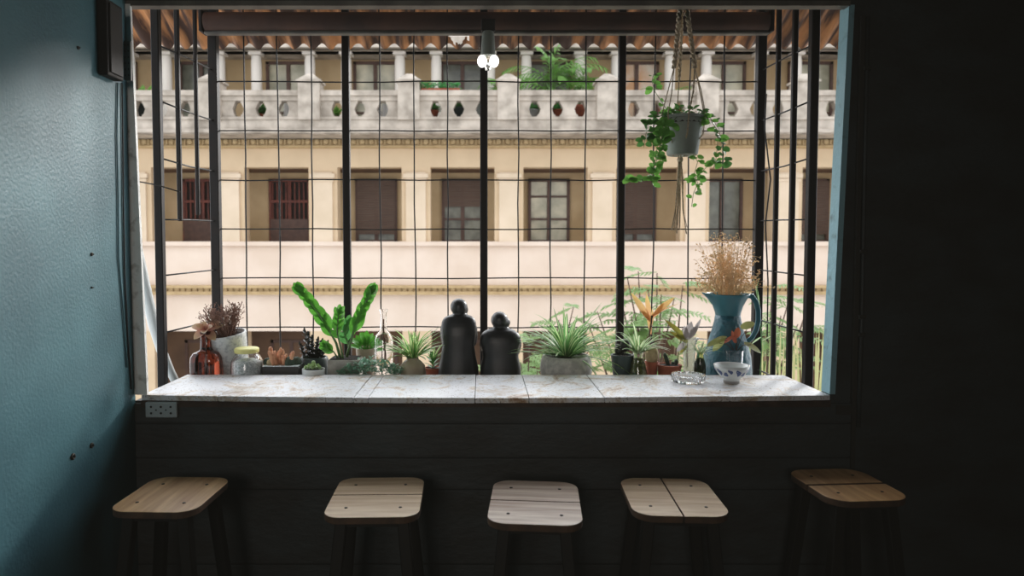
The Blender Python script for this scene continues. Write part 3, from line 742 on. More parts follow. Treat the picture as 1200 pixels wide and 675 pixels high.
# 13/14 statues
def statue(px,ytop,label,rings,arms,head,face,legs):
    Y=3.09; s=Y/F; x=lx(px,Y)
    t=thing('seated_statue',label,'statue',(x,Y,LZ),'pair of seated statues')
    Z=lambda q: zf(q,Y)-LZ
    b=MB()
    b.loft([(0,rings[0][1]*s*1.0,rings[0][2]*s,rings[0][3]*s,0)]+[(Z(q),rx*s,ry*s,cx*s,cy*s) for q,rx,ry,cx,cy in rings],36,2.3)
    for pts,rs in arms: b.tube([(p[0]*s,p[2]*s,Z(p[1])) for p in pts],[r*s for r in rs],14)
    for pts,rs in legs: b.tube([(p[0]*s,p[2]*s,Z(p[1])) for p in pts],[r*s for r in rs],14)
    b.ball((head[0]*s,head[2]*s,Z(head[1])),(head[3]*s,head[4]*s,head[5]*s),24,16)
    b.ball((face[0]*s,face[2]*s,Z(face[1])),(face[3]*s,face[4]*s,face[5]*s),20,14)
    b.ball(((face[0]+face[3]*.35)*s,(face[2]+face[4]*.85)*s,Z(face[1]+1)),(1.6*s,2.4*s,2*s),10,8)   # nose
    o=b.build('figure',M['slate'],t)
    m=o.modifiers.new('merge','REMESH'); m.mode='VOXEL'; m.voxel_size=.0042; m.use_smooth_shade=True
    m=o.modifiers.new('soften','SMOOTH'); m.iterations=9; m.factor=.6
    return t
statue(537,350,'dark slate seated figure statue, the taller of the pair, seen from behind',
  [(441,24.2,17,0,0),(430,23.4,16,0,0),(418,20.8,14,0,-1),(405,18.8,12.5,0,-2),(392,20.4,12,0.3,-2),(383,20.8,11.5,.5,-1),(377.5,20.3,10.5,.6,0),(373.5,18.6,9.5,.8,1),(370.8,15.2,8.4,1,1),(369.2,10.5,7,1.1,2),(368,6.5,6,1.2,3),(360,6,6,1.2,4)],
  [([(-14,378,0),(-16.6,385,1),(-17,394,3),(-16,402,8),(-12,402,20),(0,398,26)],[4.5,5,5,4.8,4.5,4]),([(15,378,0),(17.6,385,1),(18.0,394,3),(17.0,403,8),(12,402,20),(0,398,26)],[4.5,5,5,4.8,4.5,4])],
  (0.6,360,3.5,10.3,11,10.2),(4.2,363.5,7,7.6,7,7.2),
  [([(-11,438,4),(-11,428,14),(-10,404,24),(-10,425,27),(-10,444,26),(-10,449,32)],[10,10,8,7,6,4.5]),([(11,438,4),(11,428,14),(10,404,24),(10,425,27),(10,444,26),(10,449,32)],[10,10,8,7,6,4.5])])
statue(586.5,366,'dark slate seated figure statue, the shorter one with drooping head, seen from behind',
  [(441,24.2,17,0.3,0),(430,24.0,16,0.3,0),(418,21,14,0.3,-1),(408,21.8,13,0,-2),(400,24.4,12.5,0,-2),(394,23.6,12,-.2,-1),(390,21.2,11,-.3,0),(387,17.2,9.5,-.4,1),(385.2,12,7.5,-.3,2),(384,6.5,6.5,0,3),(376,6,6,0,4)],
  [([(-15.5,393,0),(-19,398,1),(-20,404,3),(-18.6,410,8),(-12,410,20),(0,407,26)],[4.5,5,5,4.8,4.5,4]),([(15.5,392,0),(19.4,397,1),(20.4,405,3),(19,414,8),(12,412,20),(0,407,26)],[4.5,5.2,5.2,4.8,4.5,4])],
  (-1,375.5,3.5,10.2,11,10.2),(3.8,378.5,6,8.4,8,7.6),
  [([(-12,438,4),(-12,428,14),(-11,410,24),(-11,428,27),(-11,445,26),(-11,449,32)],[10,10,8,7,6,4.5]),([(12,438,4),(12,428,14),(11,410,24),(11,428,27),(11,445,26),(11,449,32)],[10,10,8,7,6,4.5])])

# 15 big spider plant in grey bowl
Y=3.075; x=lx(664,Y); s=Y/F
t=thing('large_spider_plant','big striped spider plant with long arching leaves in a wide grey stoneware bowl','potted plant',(x,Y,LZ))
pot(t,[(22*s,0),(27*s,.012),(30.2*s,.05),(30.6*s,zz(430)),(29.5*s,zz(422)),(27.5*s,zz(417)),(26.5*s,zz(416))],M['grey_bowl'],(25.5*s,zz(419)),40)
spider(t,(0,-.005,zz(419)),84,(.19,.31),.0088,M['spider_big'],(.45,1.5),(.5,1.3))
b=MB()
for a,l,e,dr in ((PI+.1,.26,.75,.9),(PI-.35,.27,.95,1.3),(PI+.5,.25,.5,1.1),(PI+.25,.29,.35,.55),(-.2,.34,.6,.75),(.15,.28,.8,1.2),(-.6,.3,.4,1.5),(-.9,.24,.3,1.6),(-.35,.33,.25,1.1),(.05,.26,1.2,.7),(.25,.31,1.12,.35),(2.4,.24,1.35,.2),(1.9,.24,1.5,.15),(PI-.1,.22,1.2,.9),(-.1,.33,.45,.3),(PI+.05,.3,.28,.35)):
    b.strap((0,-.005,zz(420)),a,l,.0085,e,dr,11)
b.build('long_leaves',M['spider_big'],t)

# 16 dark glazed pot with a small plant
Y=3.03; x=lx(730,Y); s=Y/F
t=thing('dark_glazed_pot','dark blue green glazed pot with thin trailing sprigs, beside the grey bowl','potted plant',(x,Y,LZ))
pot(t,[(8.5*s,0),(9.5*s,.01),(12.5*s,zz(421)),(13.4*s,zz(416)),(13*s,zz(415.5))],M['dark_pot'],(12*s,zz(418)))
b=MB()
for i in range(9):
    a=rnd(0,6.28); p=Vector((rnd(-.02,.02),rnd(-.02,.02),zz(418))); q=p+Vector((math.cos(a)*.02,math.sin(a)*.02,rnd(.03,.07))); b.tube([p,p.lerp(q,.5)+Vector((0,0,.01)),q],.0012,5)
    b.leaf(q,(math.cos(a),math.sin(a),.3),(0,0,1),.03,.006,.3,.2); b.leaf(p.lerp(q,.6),(math.cos(a+2),math.sin(a+2),.4),(0,0,1),.026,.006,.3,.2)
b.ball((.015,0.01,zz(405)),(.022,.02,.03)); b.ball((-.012,.01,zz(411)),(.02,.02,.022))
b.build('foliage',M['dark_leaf'],t)

# 17 bulbous glass with pale spider plant
Y=3.0; x=lx(749,Y); s=Y/F
t=thing('glass_spider_plant','pale variegated spider plant rooted in a flared green tinted glass','potted plant',(x,Y,LZ))
b=MB(); b.lathe(potlathe(b,[(11*s,0),(12.3*s,.008),(11.5*s,.05),(8*s,zz(425)),(6*s,zz(418)),(7.6*s,zz(411)),(9.5*s,zz(406))],.0022),(0,0,0),28); b.build('glass_body',M['glass'],t,smooth='auto')
b=MB(); b.lathe([(0,.004),(11*s,.006),(11*s,.04),(8*s,zz(426)),(5*s,zz(420)),(0,zz(419))],(0,0,0),18); b.build('roots',mat('mossy roots',hexc(136,140,72),.8,c2=hexc(92,96,48),vs=60,bump=.5,bs=120),t)
spider(t,(0,0,zz(414)),44,(.11,.18),.0072,M['pale_spider'],(.5,1.45),(.5,1.6))

# 18 beige cactus in small terracotta pot
Y=3.03; x=lx(765,Y); s=Y/F
t=thing('beige_cactus_pot','small terracotta pot topped by a rounded beige cactus','potted plant',(x,Y,LZ))
pot(t,[(5*s,0),(6*s,.03),(6.4*s,zz(428)),(7.4*s,zz(428)),(7.6*s,zz(423.5))],M['terracotta'],(6.5*s,zz(425)))
b=MB(); b.lathe([(0,zz(425)),(6*s,zz(425)),(7.6*s,zz(419)),(7.6*s,zz(412)),(6.2*s,zz(408.5)),(3*s,zz(407)),(0,zz(406.7))],(0,0,0),20); b.build('cactus_body',M['beige_cactus'],t)

# 19 shallow terracotta dish with cacti
Y=3.02; x=lx(786,Y); s=Y/F
t=thing('terracotta_dish','shallow terracotta dish with one little leaning cactus','potted plant',(x,Y,LZ))
pot(t,[(11*s,0),(12.5*s,.02),(13.2*s,zz(431)),(14*s,zz(430)),(14.3*s,zz(427))],M['terracotta'],(12.6*s,zz(428.5)))
b=MB(); b.tube([(-.004,0,zz(429)),(-.012,0,zz(422)),(-.02,0,zz(416)),(-.022,0,zz(413.5))],[.008,.009,.0085,.004],10); b.build('cactus_body',M['cactus'],t)
b=MB(); b.ball((.03,0,zz(424.5)),(.009,.009,.014)); b.ball((.018,.01,zz(426)),.008); b.build('small_cactus',M['cactus'],t)

# 20 orange bract plant
Y=3.16; x=lx(762,Y); s=Y/F
t=thing('orange_leaf_cutting','tall stem with orange and yellow leaves in a slim bottle behind the glass spider plant','potted plant',(x,Y,LZ))
b=MB(); b.lathe(potlathe(b,[(7*s,0),(7.5*s,.01),(7.5*s,.07),(3.2*s,.1),(3*s,.12),(3.4*s,.125)],.002),(0,0,0),20); b.build('bottle_body',M['frost'],t,smooth='auto')
pts=[at(p,q,Y)-Vector((x,Y,LZ)) for p,q in ((762,425),(762,408),(761,392),(763,378),(764,370))]
b=MB(); b.tube(pts,[.003,.003,.0035,.0045,.005],7); b.build('stem',M['bark'],t)
b=MB(); A=lambda p,q: at(p,q,Y)-Vector((x,Y,LZ))
def L2(p,q,W,nrm=(0,-1,.3),curl=.1):
    p=A(*p); q=A(*q); b.leaf(p,q-p,nrm,(q-p).length,W,curl,.3,lambda t: math.sin(PI*min(1,t*.95+.04))**.8)
L2((763,378),(741,343),.016); L2((762,372),(757,345),.012,(-.5,-1,.2)); L2((764,370),(791,348),.013); L2((764,372),(779,355),.014,(.4,-1,0)); L2((763,376),(750,362),.010); L2((762,384),(766,362),.012,(.8,-1,0)); L2((763,392),(759,368),.008)
L2((763,372),(794,353),.007,(0,-.3,1))
b.build('foliage',M['croton'],t)

# 21 tall footed glass with yellow leaf and pale dry leaf
Y=3.02; x=lx(809,Y); s=Y/F
t=thing('footed_glass','clear footed glass with a pale dry leaf and yellowing leaves, beside the jug','vase',(x,Y,LZ))
b=MB(); b.lathe(potlathe(b,[(8*s,0),(6.6*s,.008),(6*s,.03),(6.6*s,zz(420)),(7.5*s,zz(404)),(9.5*s,zz(398)),(12*s,zz(396))],.002),(0,0,0),26); b.build('glass_body',M['frost'],t,smooth='auto')
b=MB(); A=lambda p,q: at(p,q,Y)-Vector((x,Y,LZ))
L2((806,400),(781,374),.014,(.3,-1,.4)); L2((806,402),(786,388),.012,(0,-1,.6)); L2((806,398),(792,392),.012,(0,-1,.6)); L2((805,405),(797,414),.008)
b.build('foliage',M['yellowleaf'],t)
b=MB()
L2((803,397),(811,377),.018,(0,-1,.2)); L2((807,397),(823,374),.011,(.4,-1,.1)); L2((805,398),(802,382),.013,(-.3,-1,.1)); L2((806,398),(818,381),.013)
L2((804,400),(793,412),.012,(0,-1,.5)); L2((808,398),(832,396),.006,(0,-.4,1))
b.build('dry_leaf',M['shell'],t)
b=MB(); b.tube([A(806,430),A(805,415),A(806,400)],.002,6); b.build('stem',M['bark'],t)

# 22 small grassy tuft bottle
Y=2.99; x=lx(822,Y); s=Y/F
t=thing('tuft_bottle','small green bottle with a tuft of pale grassy leaves, right against the jug'.replace('right ','set '),'potted plant',(x,Y,LZ))
b=MB(); b.lathe([(0,0),(6.5*s,.002),(7.3*s,.03),(6.6*s,zz(427)),(4.4*s,zz(419)),(3.4*s,zz(414)),(3.6*s,zz(412.5)),(0,zz(412.5))],(0,0,0),20); b.build('bottle_body',M['green_glass'],t)
b=MB(); b.lathe([(0,.004),(6*s,.004),(6.4*s,.03),(5*s,zz(427)),(2.5*s,zz(420)),(0,zz(419))],(0,0,0),12); b.build('roots',M['cactus'],t)
spider(t,(0,0,zz(414)),18,(.055,.10),.0042,M['pale_spider'],(.4,1.4),(.5,1.4))

# 23 teal jug
Y=3.075; x=lx(854,Y); s=Y/F
t=thing('teal_jug','tall teal enamel jug with pinched waist and one looped handle','jug',(x,Y,LZ))
prof_low=[(26*s,0),(27.5*s,.02),(28*s,.055),(26.5*s,zz(417)),(22.5*s,zz(402)),(18.2*s,zz(388)),(15.2*s,zz(376)),(14.2*s,zz(369))]
prof_up=[(14.2*s,zz(369)),(14.6*s,zz(366)),(17*s,zz(358)),(21*s,zz(350)),(24.2*s,zz(345.5)),(24.6*s,zz(344))]
b=MB(); b.lathe([(0,0)]+prof_low+[(13*s,zz(369)),(13.6*s,zz(376)),(0,zz(380))],(0,0,0),40); b.build('body',M['teal_jug_rough'],t)
b=MB(); n=40
pr=prof_up+[(r-.004,z) for r,z in reversed(prof_up)]
vs=[];fs=[]
for r,z in pr:
    for k in range(n):
        a=2*PI*k/n; hgt=max(0,(z-zz(362))/(zz(344)-zz(362)))
        da=min(abs(a-PI),2*PI-abs(a-PI)); bump_=math.exp(-(da/.22)**2)*hgt
        rr=r*(1+.28*bump_); vs.append((rr*math.cos(a),rr*math.sin(a),z+.006*bump_))
for i in range(len(pr)-1):
    for k in range(n):
        k2=(k+1)%n; fs.append((i*n+k,i*n+k2,(i+1)*n+k2,(i+1)*n+k))
b.add(vs,fs); b.build('neck',M['teal_jug'],t)
A=lambda p,q: at(p,q,Y)-Vector((x,Y,LZ))
b=MB(); b.tube([A(874,346),A(881,347),A(886,354),A(888.5,364),A(888.5,376),A(886,387),A(881,396),A(873,402)],[.010,.0125,.0125,.012,.012,.0115,.011,.011],12); b.build('handle',M['teal_jug'],t)
# dried flowers
df=thing('dried_flowers','airy bunch of dried beige flowers standing in the teal jug','dried flowers',(x,Y,LZ))
b=MB(); fl=MB()
for i in range(135):
    a=rnd(0,6.28); q=math.sqrt(rnd(0,1))
    ty=rnd(272,338); hw=39 if ty>300 else 39-(300-ty)*.75
    tgt=A(852+rnd(-1,1)*hw,ty); tgt.y=rnd(-.12,.12)
    c=Vector((rnd(-.012,.012),rnd(-.012,.012),zz(372)+.012))
    m_=Vector((tgt.x*.42,tgt.y*.42,zz(345)))
    if m_.xy.length>.055: m_.xy=m_.xy.normalized()*.055
    pts=[c,m_,m_.lerp(tgt,.55)+Vector((0,0,.015)),tgt]
    b.tube(pts,[.0011,.001,.0009,.0006],4,False)
    for j in range(9):
        p=m_.lerp(tgt,rnd(.35,1)); e=p+Vector((rnd(-1,1),rnd(-1,1)*.8,rnd(-.3,1))).normalized()*rnd(.012,.034)
        b.tube([p,e],[.0006,.0005],3,False)
        for k in range(2):
            fl.ball(e+Vector((rnd(-.004,.004),rnd(-.004,.004),rnd(-.004,.004))),rnd(.0018,.0034),5,4)
b.build('stems',M['dried'],df); o=fl.build('florets',M['dried'],df); o['kind']='stuff'
fl=MB()
for i in range(7):
    p=A(878+rnd(-4,8),rnd(283,300)); fl.ball(p,rnd(.004,.007),6,5)
fl.tube([A(858,335)*.9,A(872,310),A(880,290)],[.001,.0009,.0008],4,False); fl.build('pale_sprig',M['rope'],df)

# reed-like stem beside the jug
t=thing('pale_sprout','thin pale green sprout rising beside the jug handle','plant',(lx(895,3.19),3.19,LZ))
b=MB(); O=Vector((lx(895,3.19),3.19,LZ)); A3=lambda p,q: at(p,q,3.19)-O
b.tube([A3(890,448),A3(893,410),A3(891,370),A3(887,340),A3(889,326)],.0022,5)
for p,q in (((892,400),(916,386)),((892,385),(905,372)),((890,360),(886,325)),((892,395),(880,402))):
    p=A3(*p); q=A3(*q); b.leaf(p,q-p,(0,-.5,1),(q-p).length,.006,.15,.2)
b.build('foliage',M['pale_spider'],t)

# 24 caladium cutting in glass
Y=2.985; x=lx(862,Y); s=Y/F
t=thing('caladium_cutting','pink and green leaf cutting in a clear tumbler behind the blue patterned bowl','potted plant',(x,Y,LZ))
b=MB(); b.lathe(potlathe(b,[(9*s,0),(9.6*s,.01),(10.4*s,zz(412)),(10.8*s,zz(410))],.0022),(0,0,0),26); b.build('tumbler',M['glass'],t,smooth='auto')
b=MB(); b.lathe([(0,.004),(8.6*s,.005),(9.6*s,zz(424)),(0,zz(424))],(0,0,0),20); b.build('water',M['water'],t)
b=MB(); A=lambda p,q: at(p,q,Y)-Vector((x,Y,LZ))
sp=((862,430),(862,412)); 
for e in ((876,385),(864,394),(880,404),(848,398),(842,402),(866,398)): b.tube([A(863,432),A(862,413),A((862+e[0])/2,(405+e[1])/2),A(*e)],.0014,5)
b.build('stem',M['bark'],t)
b=MB(); hp=lambda q: math.sin(PI*min(1,q*.9+.09))**.7
def L3(p,q,W,nrm,curl=.15):
    p=A(*p); q=A(*q); b.leaf(p,q-p,nrm,(q-p).length,W,curl,.2,hp,8)
L3((868,384),(885,378),.017,(0,-1,.4)); L3((872,402),(894,412),.016,(0,-.8,.8)); L3((850,396),(828,404),.016,(0,-.7,.9)); L3((848,396),(836,412),.016,(.2,-1,.3)); L3((852,395),(838,396),.011,(0,-.4,1))
b.build('foliage',M['caladium'],t)
b=MB(); L3((862,396),(866,384),.015,(0,-1,.2)); L3((860,394),(848,401),.011,(0,-.5,1)); L3((862,402),(858,388),.010,(-.3,-1,.2)); b.build('red_leaf',M['redleaf'],t)

# 25 bowl on counter
P=atz(857,449,CZ); s=P.y/F; x,Y=P.x,P.y
t=thing('patterned_bowl','small white porcelain bowl with cobalt blue leaf pattern standing on the counter','bowl',(x,Y,CZ+.0015))
pr=[(9*s,0),(9*s,5*s),(10*s,5.5*s),(15*s,10*s),(18.5*s,15.5*s),(20.5*s,21.5*s)]
b=MB(); b.lathe(potlathe(b,pr,.003),(0,0,0),40); b.build('bowl_body',M['porcelain'],t)
b=MB(); b.lathe([(9.1*s,0),(9.1*s,3*s)],(0,0,0),40); b.build('foot_ring',mat('grey foot ring',hexc(150,146,142),.6),t)
def onbowl(a,h):   # point on outer profile
    for i in range(len(pr)-1):
        if pr[i][1]<=h<=pr[i+1][1] and pr[i+1][1]>pr[i][1]:
            f=(h-pr[i][1])/(pr[i+1][1]-pr[i][1]); r=pr[i][0]+(pr[i+1][0]-pr[i][0])*f+.0009; return Vector((r*math.cos(a),r*math.sin(a),h))
    return Vector((pr[-1][0]*math.cos(a),pr[-1][0]*math.sin(a),h))
b=MB()
def blob(a0,h0,ra,rh,rot=0,n=12):
    vs=[onbowl(a0,h0*s)]
    for k in range(n):
        q=2*PI*k/n; u=ra*math.cos(q)*(1+.25*math.cos(3*q)); v=rh*math.sin(q)*(1+.2*math.cos(3*q+1)); u,v=u*math.cos(rot)-v/20*math.sin(rot), v*math.cos(rot)+u*20*math.sin(rot)*.6
        vs.append(onbowl(a0+u,min(20.5,max(6.2,h0+v))*s))
    b.add(vs,[(0,1+k,1+(k+1)%n) for k in range(n)])
for i in range(5):
    a=-PI/2-1.15+i*2*PI/5
    blob(a,14,.16,4.2,.5); blob(a+.42,12,.17,2.8,-.6); blob(a+.75,15.5,.13,3.2,.8)
b.build('leaf_pattern',M['cobalt'],t,smooth=True)

# 26 glass ashtray on the counter
P=atz(806.5,448,CZ); s=P.y/F
t=thing('glass_ashtray','round clear cut-glass ashtray lying on the counter near the bowl','ashtray',(P.x,P.y,CZ+.0015))
b=MB(); n=48; pr=[(17*s,0),(18.5*s,2*s),(19.6*s,8*s),(19.4*s,9.5*s),(16.5*s,9.5*s),(14.5*s,3*s)]
vs=[];fs=[]
for j,(r,z) in enumerate(pr):
    for k in range(n):
        a=2*PI*k/n; rr=r*(1+(.03 if (k%2 and j<3) else 0)); zz_=z-(.004 if (j in(3,4) and k%12 in (0,1)) else 0)
        vs.append((rr*math.cos(a),rr*math.sin(a),zz_))
for i in range(len(pr)-1):
    for k in range(n):
        k2=(k+1)%n; fs.append((i*n+k,i*n+k2,(i+1)*n+k2,(i+1)*n+k))
fs.append(tuple(reversed(range(n)))); fs.append(tuple((len(pr)-1)*n+k for k in range(n)))
b.add(vs,fs); b.build('glass_dish',M['glass'],t,smooth=False)

# 27 hanging macrame planter
Y=2.74; s=Y/F; P=at(799.5,182,Y); x=P.x
t=thing('hanging_planter','grey green pot of trailing ivy hanging in a knotted macrame holder','hanging plant',(x,Y,P.z))
A=lambda p,q: at(p,q,Y)-P
hz=A(800,137).z
b=MB(); b.lathe(potlathe(b,[(16.5*s,0),(17.5*s,.004),(23*s,hz-.012),(24.8*s,hz-.012),(25*s,hz)],.004),(0,0,0),36); b.build('pot',M['grey_green_pot'],t,smooth='auto')
b=MB(); b.lathe([(0,hz-.03),(22.5*s,hz-.03),(22.5*s,hz-.014),(0,hz-.008)],(0,0,0),20); b.build('soil',M['soil'],t)
def strand(pts,r,twist=True):
    b=MB()
    if twist:
        # two plies wound round each other
        P_=[Vector(p) for p in pts]; dense=[]
        for i in range(len(P_)-1):
            k=max(3,int((P_[i+1]-P_[i]).length/.006))
            for j in range(k): dense.append(P_[i].lerp(P_[i+1],j/k))
        dense.append(P_[-1])
        for ph in (0,PI): b.tube([p+Vector((math.cos(i*.9+ph)*r*.6,math.sin(i*.9+ph)*r*.6,0)) for i,p in enumerate(dense)],r*.72,5)
    else: b.tube(pts,r,6)
    return b.build('rope',M['rope'],t)
top=A(800,4); top.z=TOPZ-.0-P.z
def P3(p,q,dy): v=A(p,q); v.y=dy; return v
strand([P3(797,4,0),P3(795,25,-.005),P3(791,54,-.02),P3(787,82,-.035)],.0085)
strand([P3(804,4,0),P3(806,25,-.005),P3(809,54,-.02),P3(811,82,-.035)],.0085)
strand([P3(800,4,.01),P3(801,40,.03),P3(801,90,.06)],.006)
strand([P3(787,82,-.035),P3(783,112,-.05),P3(777,137,-.072),P3(779,158,-.062),P3(792,183,-.01)],.0022,False)
strand([P3(787,82,-.035),P3(780,112,-.02),P3(774,135,-.02),P3(777,160,-.02),P3(789,184,-.005)],.0022,False)
strand([P3(811,82,-.035),P3(817,110,-.05),P3(823,137,-.04),P3(819,160,-.05),P3(800,184,-.01)],.0022,False)
strand([P3(811,82,-.035),P3(819,112,-.02),P3(825.5,136,0),P3(820,160,-.01),P3(804,184,.0)],.0022,False)
strand([P3(811,82,-.035),P3(806,112,-.07),P3(799.5,137,-.088),P3(798.5,160,-.078),P3(796,185,-.01)],.003,True)
strand([P3(801,90,.06),P3(800,137,.088),P3(799,160,.075),P3(796,184,.01)],.0022,False)
b=MB(); b.ball(P3(797,187,0),(.012,.012,.014),12,8); b.build('knot',M['rope'],t)
b=MB()
for i in range(16):
    dx=rnd(-1,1); b.tube([P3(797+dx*2,188,rnd(-.006,.006)),P3(797+dx*3.5,215,rnd(-.01,.01)),P3(796.5+dx*5,245,rnd(-.014,.014)),P3(796+dx*9,rnd(264,277),rnd(-.022,.022))],.0016,5)
b.build('tassel',M['rope'],t)
hk=MB(); hk.tube([P3(800,6,0)+Vector((0,0,.0)),P3(800,-2,0)],.004,8); hk.build('hook',M['screw'],t)
rl=lambda q: math.sin(PI*min(1,q*.86+.12))**.55
def vine(path,dys,n,L=(.02,.032),mt='ivy',dens=2):
    pts=[P3(p,q,d) for (p,q),d in zip(path,dys)]
    st=MB(); st.tube(pts,.0013,5); v=st.build('vine',M['stem'],t)
    lb=MB(); m=len(pts)-1
    for i in range(int(n*1.5)):
        f=rnd(0.02,1)*m; k=min(int(f),m-1); p=pts[k].lerp(pts[k+1],f-k)
        a=rnd(0,6.28); d=Vector((math.cos(a),math.sin(a)*.6-.2,rnd(-.6,.4))).normalized()
        l=rnd(*L)*1.08; q=p+d*rnd(.004,.012); 
        lb.leaf(q,d,Vector((rnd(-.4,.4),-1+rnd(-.2,.2),rnd(.2,.9))),l,l*.42,.15,.15,rl,5)
    lb.build('foliage',M[mt],v)
vine([(785,138),(772,150),(765,165),(762,180),(760,195),(757,210),(756,218)],[-.05,-.09,-.1,-.1,-.1,-.1,-.1],30)
vine([(783,137),(768,138),(758,146),(753,160),(750,175)],[-.02,-.04,-.05,-.05,-.06],20,mt='ivy_dark')
vine([(790,138),(770,160),(762,190),(755,208),(745,213),(733,212),(722,215)],[-.06,-.1,-.11,-.11,-.1,-.1,-.09],20)
vine([(787,136),(777,122),(768,108),(764,95),(766,87)],[0,0,0,0,0],11,(.02,.028))
vine([(780,140),(772,158),(766,172),(768,188),(760,204)],[-.04,-.08,-.085,-.09,-.09],24)
vine([(815,137),(828,143),(834,155),(835,170),(833,188),(830,200)],[-.03,-.05,-.06,-.06,-.06,-.06],18)
vine([(812,136),(832,138),(841,150),(844,165),(846,182),(843,196)],[0,0,-.01,-.01,-.02,-.02],17,mt='ivy_dark')
vine([(808,183),(812,192),(809,205),(813,216),(808,228),(806,243)],[-.05,-.06,-.05,-.05,-.05,-.05],18,(.017,.026))
vine([(830,190),(822,198),(812,208),(805,214)],[-.06,-.06,-.06,-.05],6,(.015,.02))
b=MB()
for i in range(60):
    a=rnd(0,6.28); q=rnd(.0,.085); p=Vector((q*math.cos(a),q*math.sin(a),hz+rnd(-.005,.035)*(1.2-q*8)+.004)); d=Vector((math.cos(a),math.sin(a),rnd(-.2,.8)))
    l=rnd(.018,.03); b.leaf(p,d,Vector((rnd(-.3,.3),-.7,1)),l,l*.42,.15,.15,rl,5)
b.build('foliage',M['ivy_dark'],t)
WORLD=1.7; SUN_E=4.2; ROOM_FILL=5.5; SKYK=3.4; EXPO=0.0
# ------------------------------------------------------------------ building across the street
ST_Z=-8.0
b=MB(); b.box(-30,30,WY+.2,30,ST_Z-.2,ST_Z); struct(b.build('street',M['asphalt'],smooth=False))
FY=16.0; BY=17.27; BALY=15.1; COLY=16.66
BX0=.667; PER=2.17; K0,K1=-6,6
XA,XB=BX0+PER*(K0-.5),BX0+PER*(K1+.5)
bd=thing('apartment_building','pale stone apartment building across the street with balcony and arcaded gallery','building',(0,0,0))
def part(name,mt,par=bd,**kw):
    def dec(b): return b.build(name,mt,par,smooth=kw.get('smooth',False))
    return dec
oh=.75
z_up_t,z_up_b=zf(196,FY),zf(283,FY); z_lo_t=zf(388,FY); z_cor=zf(157,BALY); z_slab=zf(140,BALY)
z_lo_b=z_lo_t-(z_up_t-z_up_b)-.1
def wallpanel(zb,zt,mt,openings):
    b=MB()
    b.box(XA,XB,FY,FY+.35,zb,zt); return b.build('facade_wall',mt,bd,smooth=False)
wallpanel(z_up_t,z_cor,M['tan'],0)
wallpanel(z_lo_t,z_up_b,M['cream'],0)
wallpanel(ST_Z,z_lo_b,M['cream'],0)
for k in range(K0,K1+1):
    cx=BX0+PER*k
    for za_,zb2 in ((z_up_b,z_up_t),(z_lo_b,z_lo_t)):
        b=MB(); b.box(cx-(PER/2-oh),cx+(PER/2-oh),FY,FY+.35,za_,zb2); b.build('facade_pier',M['tan'],bd,smooth=False)
    b=MB(); b.box(cx-.23,cx+.23,FY-.07,FY,z_up_b,z_up_t-.12); b.box(cx-.29,cx+.29,FY-.12,FY,zf(209,FY),zf(204,FY)); b.box(cx-.26,cx+.26,FY-.095,FY,zf(213,FY),zf(210,FY)); b.build('pilaster',M['pilaster'],bd,smooth=False)
# bands
b=MB(); b.box(XA,XB,FY-.1,FY,zf(288,FY),zf(283,FY)); b.build('sill_band',M['cream'],bd,smooth=False)
b=MB(); b.box(XA,XB,FY-.14,FY,zf(345,FY),zf(341,FY)); b.box(XA,XB,FY-.2,FY,zf(337,FY),zf(334,FY)); b.box(XA,XB,FY-.06,FY,zf(341,FY),zf(337,FY))
x=XA
while x<XB: b.box(x,x+.1,FY-.10,FY-.05,zf(341,FY),zf(337,FY)); x+=.14
b.build('string_course',M['ornament'],bd,smooth=False)
b=MB(); b.box(XA,XB,FY-.1,FY,zf(172,FY),zf(159,FY)); b.box(XA,XB,FY-.16,FY,zf(174,FY),zf(171.5,FY)); b.box(XA,XB,FY-.25,FY,zf(161,FY),z_cor)
x=XA
while x<XB:
    b.ball((x,FY-.1,zf(166.5,FY)),(.07,.06,.085),8,6); b.box(x+.09,x+.12,FY-.14,FY-.1,zf(171,FY),zf(162.5,FY)); x+=.21
b.build('frieze',M['ornament'],bd,smooth=False)
# slabs
b=MB(); b.box(XA,XB,BALY,BY,z_cor,z_slab); b.box(XA,XB,BALY-.08,BALY,z_cor+.02,z_cor+.1); b.build('balcony_slab',M['grey_stone'],bd,smooth=False)
b=MB(); b.box(XA,XB,FY+.35,BY,z_up_t,z_cor); b.box(XA,XB,FY+.35,BY,z_lo_t,z_lo_t+.25); b.build('gallery_soffit',M['soffit'],bd,smooth=False)
b=MB(); b.box(XA,XB,FY+.35,BY,z_up_b-.2,z_up_b); b.box(XA,XB,FY+.35,BY,z_lo_b-.2,z_lo_b); b.build('gallery_floor',M['tan'],bd,smooth=False)
b=MB(); b.box(XA,XB,BY,BY+.3,ST_Z,6.4); b.build('rear_wall',M['backwall'],bd,smooth=False)
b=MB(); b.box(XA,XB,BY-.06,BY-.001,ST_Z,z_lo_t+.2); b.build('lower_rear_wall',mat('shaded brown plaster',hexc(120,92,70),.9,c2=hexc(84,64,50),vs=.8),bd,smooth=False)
b=MB(); b.box(XA,XB,COLY-.14,COLY+.14,zf(60,COLY),6.2); b.box(XA,XB,COLY-.35,COLY-.25,zf(60,COLY)+.3,6.2); b.build('loggia_lintel',M['white_col'],bd,smooth=False)
b=MB(); b.box(XA,XB,COLY-.5,BY+.3,6.2,6.45); b.build('roof_slab',M['grey_stone'],bd,smooth=False)
